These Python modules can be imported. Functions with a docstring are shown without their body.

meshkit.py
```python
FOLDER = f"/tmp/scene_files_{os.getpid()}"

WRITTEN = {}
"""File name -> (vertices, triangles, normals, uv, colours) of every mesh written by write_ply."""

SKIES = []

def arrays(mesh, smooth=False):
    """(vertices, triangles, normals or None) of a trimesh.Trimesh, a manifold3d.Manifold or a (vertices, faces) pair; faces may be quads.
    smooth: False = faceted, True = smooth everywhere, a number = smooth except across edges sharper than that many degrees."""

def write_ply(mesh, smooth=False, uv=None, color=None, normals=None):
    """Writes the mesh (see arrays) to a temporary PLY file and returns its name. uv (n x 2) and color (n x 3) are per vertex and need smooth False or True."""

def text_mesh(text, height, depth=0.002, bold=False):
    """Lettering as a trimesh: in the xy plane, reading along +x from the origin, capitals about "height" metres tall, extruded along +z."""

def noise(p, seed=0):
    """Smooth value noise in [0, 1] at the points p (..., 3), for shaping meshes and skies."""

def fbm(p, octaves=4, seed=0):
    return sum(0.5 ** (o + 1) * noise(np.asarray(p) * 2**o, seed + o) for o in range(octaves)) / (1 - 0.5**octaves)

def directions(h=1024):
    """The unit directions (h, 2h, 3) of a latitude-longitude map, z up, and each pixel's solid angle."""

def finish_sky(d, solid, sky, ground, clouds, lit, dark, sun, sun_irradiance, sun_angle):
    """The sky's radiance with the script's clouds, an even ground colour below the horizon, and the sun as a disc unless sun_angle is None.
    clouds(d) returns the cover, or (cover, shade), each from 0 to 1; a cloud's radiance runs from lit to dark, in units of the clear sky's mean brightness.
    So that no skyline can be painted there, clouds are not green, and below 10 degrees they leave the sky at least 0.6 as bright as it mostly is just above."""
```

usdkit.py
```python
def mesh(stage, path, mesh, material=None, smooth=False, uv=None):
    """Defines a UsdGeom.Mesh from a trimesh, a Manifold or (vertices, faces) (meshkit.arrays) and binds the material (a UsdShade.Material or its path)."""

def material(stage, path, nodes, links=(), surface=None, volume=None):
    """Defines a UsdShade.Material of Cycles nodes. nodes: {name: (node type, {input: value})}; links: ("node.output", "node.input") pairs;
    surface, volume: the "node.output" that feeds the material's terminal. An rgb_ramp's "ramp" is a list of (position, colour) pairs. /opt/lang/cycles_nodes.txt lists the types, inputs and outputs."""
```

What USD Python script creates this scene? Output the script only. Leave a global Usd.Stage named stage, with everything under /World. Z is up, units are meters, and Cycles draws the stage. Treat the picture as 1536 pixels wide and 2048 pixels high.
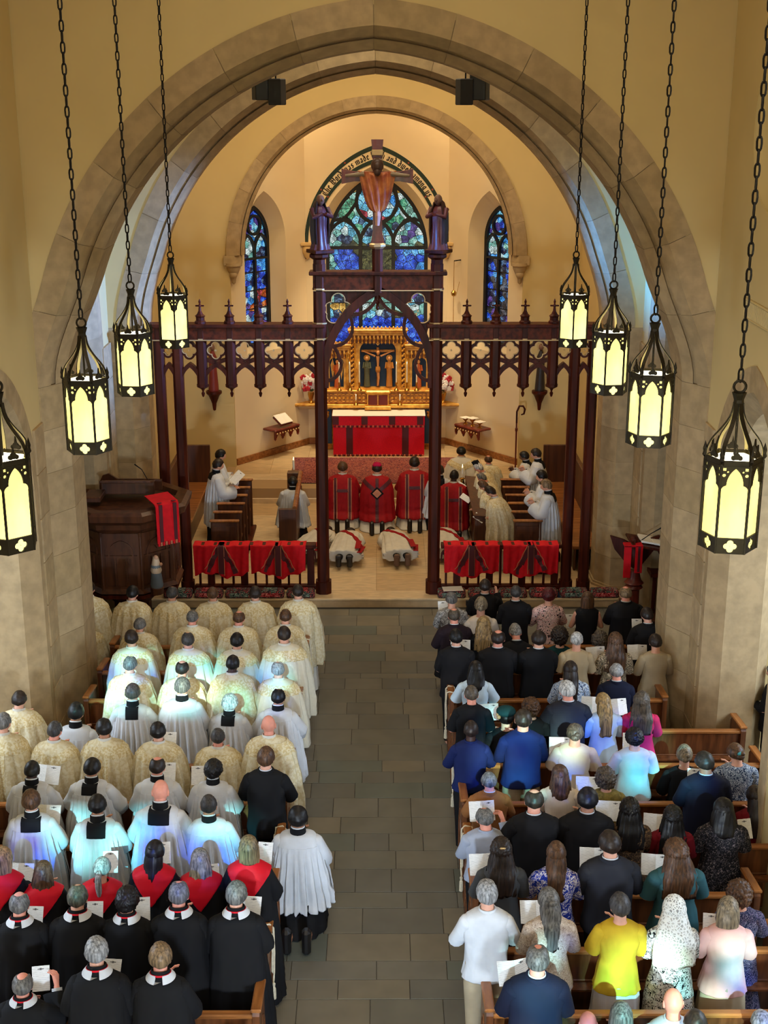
import math, random
import numpy as np, trimesh, usdkit, meshkit
import manifold3d as m3
from shapely.geometry import Polygon, Point, LineString, MultiPoint, box as sbox
from shapely.ops import unary_union, voronoi_diagram
from shapely import affinity
from pxr import Usd, UsdGeom, UsdLux, UsdShade, Gf, Sdf, Vt

stage = Usd.Stage.CreateInMemory()
UsdGeom.SetStageUpAxis(stage, 'Z'); UsdGeom.SetStageMetersPerUnit(stage, 1.0)
UsdGeom.Xform.Define(stage, '/World'); UsdGeom.Scope.Define(stage, '/World/Looks')
PI = math.pi
rad = math.radians

# ------------------------------------------------------------------ camera
CAM = np.array([0.07, 0.0, 8.3]); FPX = 2686.0; PITCH = rad(17.2); YAW = rad(0.17)
EXPOSURE = 0.0
cam = UsdGeom.Camera.Define(stage, '/World/view_camera')
cam.CreateHorizontalApertureAttr(36.0); cam.CreateVerticalApertureAttr(48.0)
cam.CreateFocalLengthAttr(36.0 * FPX / 1536); cam.CreateExposureAttr(EXPOSURE)
cam.CreateClippingRangeAttr((0.1, 500.0))
xf = UsdGeom.Xformable(cam)
xf.AddTranslateOp().Set(Gf.Vec3d(*map(float, CAM))); xf.AddRotateZOp().Set(-0.17); xf.AddRotateXOp().Set(90 - 17.2)
_fw = np.array([math.sin(YAW)*math.cos(PITCH), math.cos(YAW)*math.cos(PITCH), -math.sin(PITCH)])
_rt = np.array([math.cos(YAW), -math.sin(YAW), 0]); _up = np.cross(_rt, _fw)
def ray(px, py): return _fw + _rt*(px-768)/FPX - _up*(py-1024)/FPX
def atY(px, py, Y): d = ray(px, py); return CAM + d*(Y/d[1])
def atX(px, py, X): d = ray(px, py); return CAM + d*((X-CAM[0])/d[0])

# ------------------------------------------------------------------ light
def lin(c):
    if isinstance(c, str): c = tuple(int(c[i:i+2], 16) for i in (0, 2, 4))
    return tuple((x/255/12.92 if x/255 <= .04045 else ((x/255+.055)/1.055)**2.4) for x in c)
def dome(col, strength):
    d = UsdLux.DomeLight.Define(stage, '/World/sky'); d.CreateColorAttr(Gf.Vec3f(*col)); d.CreateIntensityAttr(strength)
def sun(az, el, power, angle=.6, col=(1, .97, .9)):
    l = UsdLux.DistantLight.Define(stage, '/World/sun'); l.CreateIntensityAttr(power); l.CreateAngleAttr(angle); l.CreateNormalizeAttr(True); l.CreateColorAttr(Gf.Vec3f(*col))
    x = UsdGeom.Xformable(l); x.AddRotateZOp().Set(az); x.AddRotateXOp().Set(90-el)
def rect(name, loc, target, w, h, power, col):
    l = UsdLux.RectLight.Define(stage, '/World/' + name); l.CreateWidthAttr(w); l.CreateHeightAttr(h)
    l.CreateIntensityAttr(power); l.CreateColorAttr(Gf.Vec3f(*col))
    z = np.array(loc, float) - np.array(target, float); z /= np.linalg.norm(z)
    x = np.cross([0, 0, 1.0] if abs(z[2]) < .99 else [0, 1.0, 0], z); x /= np.linalg.norm(x); y = np.cross(z, x)
    UsdGeom.Xformable(l).AddTransformOp().Set(Gf.Matrix4d(*x, 0, *y, 0, *z, 0, *map(float, loc), 1))
def spot(name, loc, target, power, col, angle=45, soft=.5, r=.08):
    l = UsdLux.SphereLight.Define(stage, '/World/' + name); l.CreateRadiusAttr(r); l.CreateIntensityAttr(power); l.CreateColorAttr(Gf.Vec3f(*col))
    sh = UsdLux.ShapingAPI.Apply(l.GetPrim()); sh.CreateShapingConeAngleAttr(angle); sh.CreateShapingConeSoftnessAttr(soft)
    z = np.array(loc, float) - np.array(target, float); z /= np.linalg.norm(z)
    x = np.cross([0, 0, 1.0] if abs(z[2]) < .99 else [0, 1.0, 0], z); x /= np.linalg.norm(x); y = np.cross(z, x)
    UsdGeom.Xformable(l).AddTransformOp().Set(Gf.Matrix4d(*x, 0, *y, 0, *z, 0, *map(float, loc), 1))
WARM = (1.0, .78, .48); NEUT = (1.0, .93, .82); DAY = (.62, .78, 1.0)
dome((.55, .72, 1.0), .6)
sun(0.0, 25.5, 2.6, .9)
# unseen overhead lamps, placed to light nave, crossing, chancel and apse
for i, y in enumerate((3.0, 7.5, 12.0)): rect('unseen_nave_lamp_%d' % i, (0, y, 11.6), (0, y, 0), 3.5, 2.0, 5.0, (1.0, .84, .6))
rect('unseen_crossing_lamp', (0, 19.4, 10.6), (0, 19.4, 0), 3.0, 2.0, 7, (1.0, .86, .64))
for i, x in enumerate((-1.6, 1.6)): rect('unseen_chancel_lamp_%d' % i, (x, 24.5, 10.2), (x, 25.0, 0), 1.2, 3.0, 15, (1.0, .8, .52))
for i, x in enumerate((-1.9, 1.9)): rect('unseen_apse_lamp_%d' % i, (x, 29.05, 8.9), (x*.7, 30.4, 3), .8, .25, 78, (1.0, .82, .56))
spot('unseen_altar_lamp', (0, 29.0, 8.3), (0, 30.1, 2.2), 4500, (1.0, .82, .55), 26, .6)  # unseen spot behind the apse arch, aimed to brighten the reredos
# unseen cool area lights and blue transept spots, placed to light crowd and jambs
rect('unseen_day_west', (0, -3.3, 7.0), (0, 11, 1.5), 5.0, 4.5, 5, (.82, .9, 1.0))
rect('unseen_day_left', (-8.3, 12.0, 4.2), (0, 12.0, 1), 9, 3.0, 11, DAY)
rect('unseen_day_right', (8.3, 12.0, 4.2), (0, 12.0, 1), 9, 3.0, 11, DAY)
spot('transept_right', (7.9, 18.9, 7.4), (-4.0, 21.6, 5.6), 3000, (.16, .36, 1.0), 11, .5, .4)
spot('transept_left', (-7.9, 18.9, 7.4), (5.0, 21.1, 6.3), 4500, (.03, .28, 1.0), 8, .6, .4)
# unseen cool spots by the solid west wall, placed to light the lower piers
for sg in (-1, 1): spot('unseen_west_spot_%d' % (sg+1), (sg*2.4, -3.2, 2.9), (-sg*4.1, 16.1, 1.9), 400, DAY, 17, .8, .6)

# ------------------------------------------------------------------ scene helpers
used = {}
def numbered(name, parent='/World'):
    k = (parent, name); n = used.get(k, -1) + 1; used[k] = n
    return name if n == 0 else '%s_%03d' % (name, n)
def keys(p, label=None, cat=None, group=None, kind=None):
    for k, v in (('label', label), ('category', cat), ('group', group), ('kind', kind)):
        if v: p.SetCustomDataByKey(k, v)
    return p
def thing(name, label=None, cat=None, loc=(0, 0, 0), rotz=0, group=None, kind=None, parent='/World'):
    x = UsdGeom.Xform.Define(stage, parent + '/' + numbered(name, parent))
    x.AddTranslateOp().Set(Gf.Vec3d(*map(float, loc)))
    if rotz: x.AddRotateZOp().Set(math.degrees(rotz))
    return keys(x.GetPrim(), label, cat, group, kind)
def obj(name, mesh, mat, parent=None, smooth=False, label=None, cat=None, group=None, kind=None):
    pp = str(parent.GetPath()) if parent else '/World'
    m = usdkit.mesh(stage, pp + '/' + numbered(name, pp), mesh, mat, smooth=smooth)
    return keys(m.GetPrim(), label, cat, group, kind)
def dup(root, loc, rotz, label, group=None):
    cd = root.GetCustomData(); nm = root.GetName().rstrip('0123456789').rstrip('_')
    r = thing(nm, label, cd.get('category'), loc, rotz, group or cd.get('group'))
    r.GetReferences().AddInternalReference(root.GetPath()); r.SetInstanceable(True)
    return r

# ------------------------------------------------------------------ materials
def mat(name, col, rough=.6, metal=0, spec=.5, scale=0, amt=.15, bump=0, stretch=(1, 1, 1), col2=None, detail=4, sheen=0, emit=0, trans=0, alpha=1, space='object', bscale=None, ramp=(.35, .65)):
    c = lin(col); n = {'p': ('principled_bsdf', {'base_color': c, 'roughness': rough, 'metallic': metal, 'specular_ior_level': spec})}
    L = []
    if sheen: n['p'][1].update(sheen_weight=sheen, sheen_tint=c)
    if emit: n['p'][1].update(emission_color=c, emission_strength=emit)
    if trans: n['p'][1].update(transmission_weight=trans)
    if alpha < 1: n['p'][1].update(alpha=alpha)
    if scale:
        c2 = lin(col2) if col2 else tuple(x*(1-amt) for x in c)
        n['t'] = ('texture_coordinate', {}) if space == 'object' else ('geometry', {})
        n['m'] = ('mapping', {'scale': tuple(scale*s for s in stretch)})
        n['z'] = ('noise_texture', {'scale': 1.0, 'detail': detail})
        n['r'] = ('rgb_ramp', {'ramp': [(ramp[0], c2), (ramp[1], c)]})
        L += [('t.object' if space == 'object' else 't.position', 'm.vector'), ('m.vector', 'z.vector'), ('z.fac', 'r.fac'), ('r.color', 'p.base_color')]
        if emit: L.append(('r.color', 'p.emission_color'))
        if bump:
            n['b'] = ('bump', {'strength': bump, 'distance': .01}); L += [('z.fac', 'b.height'), ('b.normal', 'p.normal')]
    return usdkit.material(stage, '/World/Looks/' + name, n, L, 'p.BSDF')
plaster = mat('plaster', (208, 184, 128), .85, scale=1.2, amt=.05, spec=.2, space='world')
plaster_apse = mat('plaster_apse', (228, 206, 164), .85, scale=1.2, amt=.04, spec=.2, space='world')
STONE = [mat('stone_%d' % i, c, .8, scale=7, amt=.22, bump=.25, spec=.25, space="world", detail=4) for i, c in enumerate(((178, 152, 112), (171, 146, 107), (184, 159, 119), (174, 149, 108)))]
mortar = mat('mortar', (148, 126, 92), .9)
def woodmat(name, c, c2, rough=.35, sc=(14, 14, 1.2), spec=.5):
    return mat(name, c, rough, scale=1.0, stretch=sc, col2=c2, detail=5, spec=spec)
oak = woodmat('oak', (138, 84, 40), (96, 54, 24), sc=(1.2, 18, 18))
oak_end = woodmat('oak_end', (120, 70, 36), (84, 46, 22), sc=(18, 18, 1.5))
oak_cap = woodmat('oak_cap', (170, 108, 54), (128, 76, 34), sc=(18, 1.5, 18), rough=.28)
oak_rail = woodmat('oak_rail', (166, 106, 54), (124, 74, 34), sc=(1.5, 18, 18), rough=.28)
dark_wood = woodmat('dark_wood', (84, 32, 16), (50, 17, 9), rough=.42, spec=.15)
dark_wood2 = woodmat('dark_wood2', (108, 44, 20), (64, 24, 11), rough=.42, spec=.15, sc=(14, 1.5, 14))
panel_wood = woodmat('panel_wood', (92, 52, 28), (64, 34, 18), rough=.4)
edge_gilt = mat('edge_gilt', (196, 164, 110), .4, metal=.4)
gold = mat('gold', (246, 190, 78), .35, metal=.3, scale=9, col2=(206, 136, 40))
gold_dark = mat('gold_dark', (206, 138, 46), .4, metal=.3, scale=14, col2=(140, 84, 22))
brass = mat('brass', (196, 150, 70), .25, metal=.95)
iron = mat('iron', (22, 18, 15), .55, metal=.5)
black_metal = mat('black_metal', (22, 24, 28), .5)
white_linen = mat('white_linen', (238, 230, 214), .8)
candle_wax = mat('candle_wax', (240, 230, 205), .5)
flame = mat('flame', (255, 226, 150), emit=8)

# ------------------------------------------------------------------ mesh helpers
def T(v, f): return trimesh.Trimesh(np.asarray(v, float), np.asarray(f, int), process=False)
def bx(x0, x1, y0, y1, z0, z1):
    m = trimesh.creation.box((abs(x1-x0), abs(y1-y0), abs(z1-z0))); m.apply_translation(((x0+x1)/2, (y0+y1)/2, (z0+z1)/2)); return m
def bev(x0, x1, y0, y1, z0, z1, b=.01):
    """box with chamfered edges (hull of three slabs)"""
    P = []
    for (a, c, d) in ((b, b, 0), (b, 0, b), (0, b, b)):
        for X in (x0+a, x1-a):
            for Y in (y0+c, y1-c):
                for Z in (z0+d, z1-d): P.append((X, Y, Z))
    return trimesh.convex.convex_hull(np.array(P))
def cat(*ms):
    out = []
    for m in ms: out += m if isinstance(m, (list, tuple)) else [m]
    return trimesh.util.concatenate(out)
def polys(g):
    if g.is_empty: return []
    return [q for q in getattr(g, 'geoms', [g]) if q.geom_type == 'Polygon' and q.area > 1e-7]
def ext(g, d):
    """polygon in (x, z) extruded along +y from 0 to d"""
    ms = []
    for q in polys(g):
        m = trimesh.creation.extrude_polygon(q, d, engine='earcut'); v = m.vertices.copy()
        m.vertices = np.stack([v[:, 0], v[:, 2], v[:, 1]], 1); m.invert(); ms.append(m)
    return cat(ms)
def mv(m, x=0, y=0, z=0): m = m.copy(); m.apply_translation((x, y, z)); return m
def rz(m, a, about=(0, 0, 0)): m = m.copy(); m.apply_transform(trimesh.transformations.rotation_matrix(a, (0, 0, 1), about)); return m
def rot(m, a, ax, about=(0, 0, 0)): m = m.copy(); m.apply_transform(trimesh.transformations.rotation_matrix(a, ax, about)); return m
def mirx(m): m = m.copy(); m.vertices[:, 0] *= -1; m.invert(); return m
def lathe(prof, n=20, a0=0, cap=True):
    """(r, z) profile bottom to top, turned about z"""
    p = np.asarray(prof, float); a = a0 + np.arange(n)*2*PI/n
    v = np.stack([p[:, None, 0]*np.cos(a), p[:, None, 0]*np.sin(a), np.broadcast_to(p[:, None, 1], (len(p), n))], -1).reshape(-1, 3)
    return T(v, grid_faces(len(p), n, cap))
def grid_faces(r, n, cap=True):
    i, j = np.meshgrid(np.arange(r-1), np.arange(n), indexing='ij')
    a, b = i*n+j, i*n+(j+1) % n
    q = np.stack([a, b, b+n, a+n], -1).reshape(-1, 4)
    f = np.vstack([q[:, [0, 1, 2]], q[:, [0, 2, 3]]])
    if cap:
        k = np.arange(1, n-1)
        f = np.vstack([f, np.stack([0*k, k+1, k], 1), (r-1)*n + np.stack([0*k, k, k+1], 1)])
    return f
def tube(pts, r, n=6, flat=None):
    """tube along a polyline; r a number or one per point"""
    p = np.asarray(pts, float); t = np.gradient(p, axis=0); t /= np.linalg.norm(t, axis=1, keepdims=True)+1e-12
    ref = np.array([0, 0, 1.0]) if np.abs(t[:, 2]).max() < .9 else (np.array([1.0, 0, 0]) if np.abs(t[:, 0]).max() < .9 else np.array([.3, 1.0, .2]))
    a = np.cross(t, ref); a /= np.linalg.norm(a, axis=1, keepdims=True)+1e-12; b = np.cross(a, t)
    r = np.broadcast_to(r, (len(p),)); an = np.arange(n)*2*PI/n
    v = p[:, None] + r[:, None, None]*(np.cos(an)[None, :, None]*a[:, None] + (flat or 1)*np.sin(an)[None, :, None]*b[:, None])
    f = grid_faces(len(p), n); return T(v.reshape(-1, 3), f[:, ::-1])
def sweep(poly_fn, S, closed_cap=True):
    """poly_fn(s) -> (n, 3) ring; rings lofted with caps triangulated"""
    R = [np.asarray(poly_fn(s), float) for s in S]; n = len(R[0])
    return R, n
def ball(r, loc=(0, 0, 0), sub=2, sc=(1, 1, 1)):
    m = trimesh.creation.icosphere(sub, r); m.apply_scale(sc); m.apply_translation(loc); return m
def smoothstep(x, a, b): t = np.clip((np.asarray(x, float)-a)/(b-a), 0, 1); return t*t*(3-2*t)
def arch_poly(half, zs, apex, z0, n=20, cx=0):
    """pointed arch opening polygon in (x, z)"""
    h = apex-zs; R = (half**2+h**2)/(2*half); c = R-half; tm = math.acos(c/R) if c/R < 1 else 0
    th = np.linspace(0, tm, n); right = [(cx-c+R*math.cos(t), zs+R*math.sin(t)) for t in th]
    left = [(2*cx-x, z) for x, z in right[::-1]][1:]
    return Polygon([(cx+half, z0)] + right + left + [(cx-half, z0)])
def stroke(pts, w): return LineString(pts).buffer(w/2, cap_style=2, join_style=1, quad_segs=3)

# ------------------------------------------------------------------ floors
slate_m = [mat('slate_%d' % i, c, .55, scale=3, amt=.16, bump=.12, spec=.4, space='world', detail=6) for i, c in enumerate(((113, 112, 101), (119, 117, 106), (107, 107, 99), (126, 120, 104), (104, 111, 103)))]
grout = mat('grout', (70, 66, 58), .9)
fl = obj('floor', bx(-10, 10, -4, 24, -.2, -.006), grout, kind='structure')
rng = random.Random(7)
def slates(x0, x1, y0, y1, parent):
    y = y0; k = 0
    while y < y1-.05:
        h = rng.choice((.3, .38, .46)); h = min(h, y1-y); x = x0 - rng.random()*.4
        while x < x1:
            w = rng.choice((.4, .55, .7, .85))
            a, b = max(x, x0), min(x+w, x1)
            if b-a > .05:
                z = rng.uniform(-.0015, .0015)
                obj('slate', bev(a+.003, b-.003, y+.003, y+h-.003, -.03, z, .003), rng.choice(slate_m), parent)
            x += w
        y += h
slates(-1.3, 1.3, 8.6, 18.6, fl); slates(-4.0, 4.0, 18.6, 21.3, fl)
obj('slate_field', cat(bx(-10, -1.3, -4, 18.6, -.05, -.001), bx(1.3, 10, -4, 18.6, -.05, -.001), bx(-1.3, 1.3, -4, 8.6, -.05, -.001), bx(-10, -4, 18.6, 21.3, -.05, -.001), bx(4, 10, 18.6, 21.3, -.05, -.001)), slate_m[0], fl)
trav = [mat('travertine_%d' % i, c, .35, scale=5, amt=.2, stretch=(1, 3, 1), spec=.5, space='world', detail=6) for i, c in enumerate(((214, 184, 138), (206, 174, 128), (222, 194, 150)))]
grout2 = mat('grout_light', (170, 140, 100), .9)
SZ = .17; AZ = .5
sf = obj('floor_chancel', cat(bx(-9, 9, 21.34, 26.9, -.1, SZ-.012), bx(-3.3, 3.3, 26.9, 31, -.1, AZ-.012), bx(-9, 9, 26.9, 31, -.1, .1)), grout2, kind='structure')
obj('tread', bev(-9, 9, 21.3, 21.7, SZ-.045, SZ, .012), trav[2], sf)
obj('riser', bx(-9, 9, 21.335, 21.36, 0, SZ-.045), trav[1], sf)
def travs(x0, x1, y0, y1, z, w, d):
    nx = max(1, round((x1-x0)/w)); ny = max(1, round((y1-y0)/d)); w = (x1-x0)/nx; d = (y1-y0)/ny
    for j in range(ny):
        for i in range(nx):
            obj('travertine_tile', bev(x0+i*w+.0015, x0+(i+1)*w-.0015, y0+j*d+.0015, y0+(j+1)*d-.0015, z-.03, z, .002), rng.choice(trav), sf)
travs(-3.6, 3.6, 21.7, 26.9, SZ, .9, .9)
travs(-3.1, 3.1, 27.99, 30.6, AZ, .8, .65)
for y, z in ((26.9, .28), (27.25, .39), (27.6, AZ)):
    obj('step', bev(-3.3, 3.3, y-.02, y+.4, z-.12, z, .012), trav[2], sf)

# ------------------------------------------------------------------ stone arches and walls
AO = .32   # offset of the arch centres
def arch_stones(root, name, Yf, Yb, ro, rb, ri, zs, c, nst, cham, shift=0, groove=True, seg=5, z_low=None):
    g0, g1 = rb+(ri-rb)*.42, rb+(ri-rb)*.58
    cy = lambda r: Yf + (rb-r)/(rb-ri)*cham
    prof = [(ro, Yf), (rb, Yf)] + ([(g0, cy(g0)), (g0+.015, cy(g0)+.05), (g1+.015, cy(g1)+.05), (g1, cy(g1))] if groove else []) + [(ri, Yf+cham), (ri, Yb), (ro, Yb)]
    pr = np.array(prof); tri = trimesh.creation.triangulate_polygon(Polygon(prof), engine='earcut')
    order = [int(np.argmin(np.abs(pr-v[:2]).sum(1))) for v in tri[0]]; caps = np.array([[order[i] for i in t] for t in tri[1]])
    def ring(s, sg, shrink=0):
        p = pr.copy()
        if shrink: q = p.mean(0); p = q + (p-q)*(1-shrink)
        r, Y = p[:, 0], p[:, 1]; th = s*np.arccos(np.clip(c/r, -1, 1))
        x = -c + r*np.cos(th); z = zs + r*np.sin(th)
        x = x + shift*(1-smoothstep(z, zs, zs+1.3))
        return np.stack([sg*x, Y, z], 1)
    def loft(s0, s1, sg, shrink=0):
        S = np.linspace(s0, s1, seg+1); R = np.array([ring(s, sg, shrink) for s in S]); n = len(pr)
        f = grid_faces(seg+1, n, cap=False)
        f = np.vstack([f, caps[:, ::-1], caps+seg*n])
        m = T(R.reshape(-1, 3), f)
        if m.volume < 0: m.invert()
        return m
    for sg in (-1, 1):
        for k in range(nst):
            e = .0006
            obj(name, loft(k/nst+e, (k+1)/nst-e, sg), STONE[(k*3+(sg > 0)) % 4], root)
        obj('mortar', cat([loft(k/6, (k+1)/6, sg, .04) for k in range(6)]), mortar, root)
def wall_xz(poly, Yf, Yb): return mv(ext(poly, Yb-Yf), 0, Yf, 0)
def arch_hole(R, c, zs, z0, shift=0):
    th = np.linspace(0, math.acos(c/R), 28); x = -c+R*np.cos(th); z = zs+R*np.sin(th); x = x+shift*(1-smoothstep(z, zs, zs+1.3))
    pts = list(zip(x, z)); return Polygon([(x[0], z0)] + pts + [(-a, b) for a, b in pts[::-1]][1:] + [(-x[0], z0)])
# first arch, between nave and crossing
Y1 = 16.1
w = obj('wall_east', wall_xz(sbox(-9, 0, 9, 12).difference(arch_hole(4.4, AO, 4.9, -1, .2)), Y1+.012, 17.1), plaster, kind='structure')
tr1 = thing('trim_1', 'wide pointed stone arch between nave and crossing, nearest of three', None, kind='structure')
arch_stones(tr1, 'voussoir', Y1, 17.15, 4.47, 4.18, 3.94, 4.9, AO, 7, .4, shift=.22, seg=6)
# piers under it
def pier(root, x_in, pts, z0, z1, courses, base=True):
    """pts: plan polygon of the right-hand pier"""
    q = Polygon(pts)
    hs = np.linspace(z0, z1, courses+1)
    for sg in (-1, 1):
        for k in range(courses):
            m = trimesh.creation.extrude_polygon(q.buffer(-.001), hs[k+1]-hs[k]-.004, engine='earcut'); m.apply_translation((0, 0, hs[k]))
            obj('pier_stone', m if sg > 0 else mirx(m), STONE[(k*5+sg) % 4], root)
        m = trimesh.creation.extrude_polygon(q.buffer(-.008), z1-z0, engine='earcut'); m.apply_translation((0, 0, z0))
        obj('mortar', m if sg > 0 else mirx(m), mortar, root)
        if base:
            m = cat([trimesh.creation.extrude_polygon(q.buffer(d, join_style=2), h, engine='earcut') for d, h in ((.08, .14), (.05, .2), (.025, .24))])
            obj('pier_base', m if sg > 0 else mirx(m), STONE[1], root)
pier(tr1, 3.84, [(3.84, 16.5), (4.08, 16.1), (4.74, 16.1), (4.95, 16.35), (4.95, 17.15), (3.84, 17.15)], 0, 4.9, 9)
for sg in (-1, 1):
    for (x0, x1, y0, y1, n_) in ((4.065, 4.96, 15.66, 16.09, 8), (4.31, 5.1, 21.1, 21.74, 8)):
        for k in range(n_):
            m = bev(x0, x1, y0, y1, k*.56, k*.56+.554, .006); obj('pier_stone', m if sg > 0 else mirx(m), STONE[(k*3+sg) % 4], tr1)
# second arch at the chancel opening
Y2 = 21.75
obj('wall_chancel', wall_xz(sbox(-9, 0, 9, 12).difference(arch_hole(4.34, AO, 4.7, -1, .14)), Y2+.012, 22.5), plaster, kind='structure')
tr2 = thing('trim_2', 'middle pointed stone arch over the chancel opening', None, kind='structure')
arch_stones(tr2, 'voussoir', Y2, 22.5, 4.42, 4.14, 3.95, 4.7, AO, 7, .35, shift=.12, seg=6)
pier(tr2, 3.8, [(3.8, 22.05), (4.02, 21.75), (4.45, 21.75), (4.75, 21.95), (4.75, 22.5), (3.8, 22.5)], SZ, 4.7, 8)
# third arch, mouth of the apse
Y3 = 28.6
obj('wall_apse_arch', wall_xz(sbox(-9, 0, 9, 12).difference(arch_hole(3.1, 0, 5.1, -1)), Y3+.012, Y3+.3), plaster, kind='structure')
tr3 = thing('trim_3', 'farthest stone arch, at the mouth of the apse', None, kind='structure')
arch_stones(tr3, 'voussoir', Y3-.06, Y3+.34, 3.22, 2.99, 2.86, 5.1, .06, 7, .18, seg=6)
for sg in (-1, 1):
    m = trimesh.creation.extrude_polygon(Polygon([(2.86, Y3+.12), (2.99, Y3-.06), (3.22, Y3-.06), (3.22, Y3+.34), (2.86, Y3+.34)]), .2, engine='earcut'); m.apply_translation((0, 0, 4.9)); obj('impost', m if sg > 0 else mirx(m), STONE[2], tr3)
# corbels under the third arch
for sg in (-1, 1):
    m = cat(lathe([(.0, -.42), (.04, -.38), (.05, -.3), (.13, -.12), (.15, -.08), (.15, -.04), (.19, -.02), (.19, .04)], 12), ball(.09, (0, -.03, -.2), 2))
    obj('corbel', mv(m, sg*3.03, Y3+.06, 4.9), STONE[2], tr3, smooth=40)
# nave side walls with the arcade and round clerestory openings
trN = 3
oculus_glass = mat('oculus_glass', (150, 150, 120), .3, emit=.6)
for sg, side in ((-1, 'left'), (1, 'right')):
    P = sbox(-3.6, 0, 16.1, 12)
    for cy in (14.15, 10.05, 5.95, 1.85):
        P = P.difference(arch_poly(1.5, 3.6, 5.38, -1, cx=cy)).difference(Point(cy, 8.0).buffer(.86, 24))
    m = ext(P, .8); v = m.vertices.copy(); m.vertices = np.stack([4.1+v[:, 1], v[:, 0], v[:, 2]], 1); m.invert()
    obj('wall_' + side, m if sg > 0 else mirx(m), plaster, kind='structure')
    trN += 1
    t = thing('trim_%d' % trN, 'pointed stone arches of the nave arcade on the %s' % side, None, kind='structure')
    for cy in (14.15, 10.05):
        R = None
        def pc(half, apex, n): return list(arch_poly(half, 3.6, apex, 0, n=n, cx=cy).exterior.coords)[:-1]
        A, B, C_ = pc(1.62, 5.55, 15), pc(1.38, 5.26, 15), pc(1.2, 5.05, 15)
        n = len(A)
        for k in range(0, n-1, 2):
            idx = list(range(k, min(k+3, n)))
            rows = []
            for i in idx:
                a, b, c = A[i], B[i], C_[i]
                rows.append([(4.085, *a), (4.085, *b), (4.3, *c), (4.75, *c), (4.92, *b), (4.92, *a)])
            rows = np.array(rows); mm = T(rows.reshape(-1, 3), grid_faces(len(rows), 6))
            if mm.volume < 0: mm.invert()
            obj('voussoir', mm if sg > 0 else mirx(mm), STONE[(k//2) % 4], t)
    obj('oculus_reveal', (lambda m: m if sg > 0 else mirx(m))(rot(lathe([(.86, 0), (.78, .3), (.62, .55), (.6, .6)], 40, 0, False), PI/2, (0, 1, 0)).apply_translation((4.12, 14.15, 8.0))), plaster, t, smooth=40)
    pane_ = lathe([(0, .6), (.61, .6), (.61, .62), (0, .62)], 40); pane_ = rot(pane_, PI/2, (0, 1, 0)).apply_translation((4.12, 14.15, 8.0)); obj('pane', pane_ if sg > 0 else mirx(pane_), oculus_glass, t)
# aisle outer walls, ceiling, west wall
for sg, side in ((-1, 'aisle_left'), (1, 'aisle_right')):
    P = sbox(-3.6, 0, 31.5, 12)
    for cy in (14.15, 10.05, 5.95, 1.85): P = P.difference(arch_poly(.8, 3.6, 5.0, 1.6, cx=cy))
    m = ext(P, .4); v = m.vertices.copy(); m.vertices = np.stack([8.5+v[:, 1], v[:, 0], v[:, 2]], 1); m.invert()
    obj('wall_' + side, m if sg > 0 else mirx(m), plaster, kind='structure')
obj('ceiling', bx(-9, 9, -3.6, 31.5, 12, 12.3), mat('ceiling_paint', (200, 180, 140), .9), kind='structure')
for sg in (-1, 1):
    obj('ceiling_aisle', bx(sg*4.9, sg*8.5, -3.6, 16.1, 6.2, 6.4), plaster, kind='structure')
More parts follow.
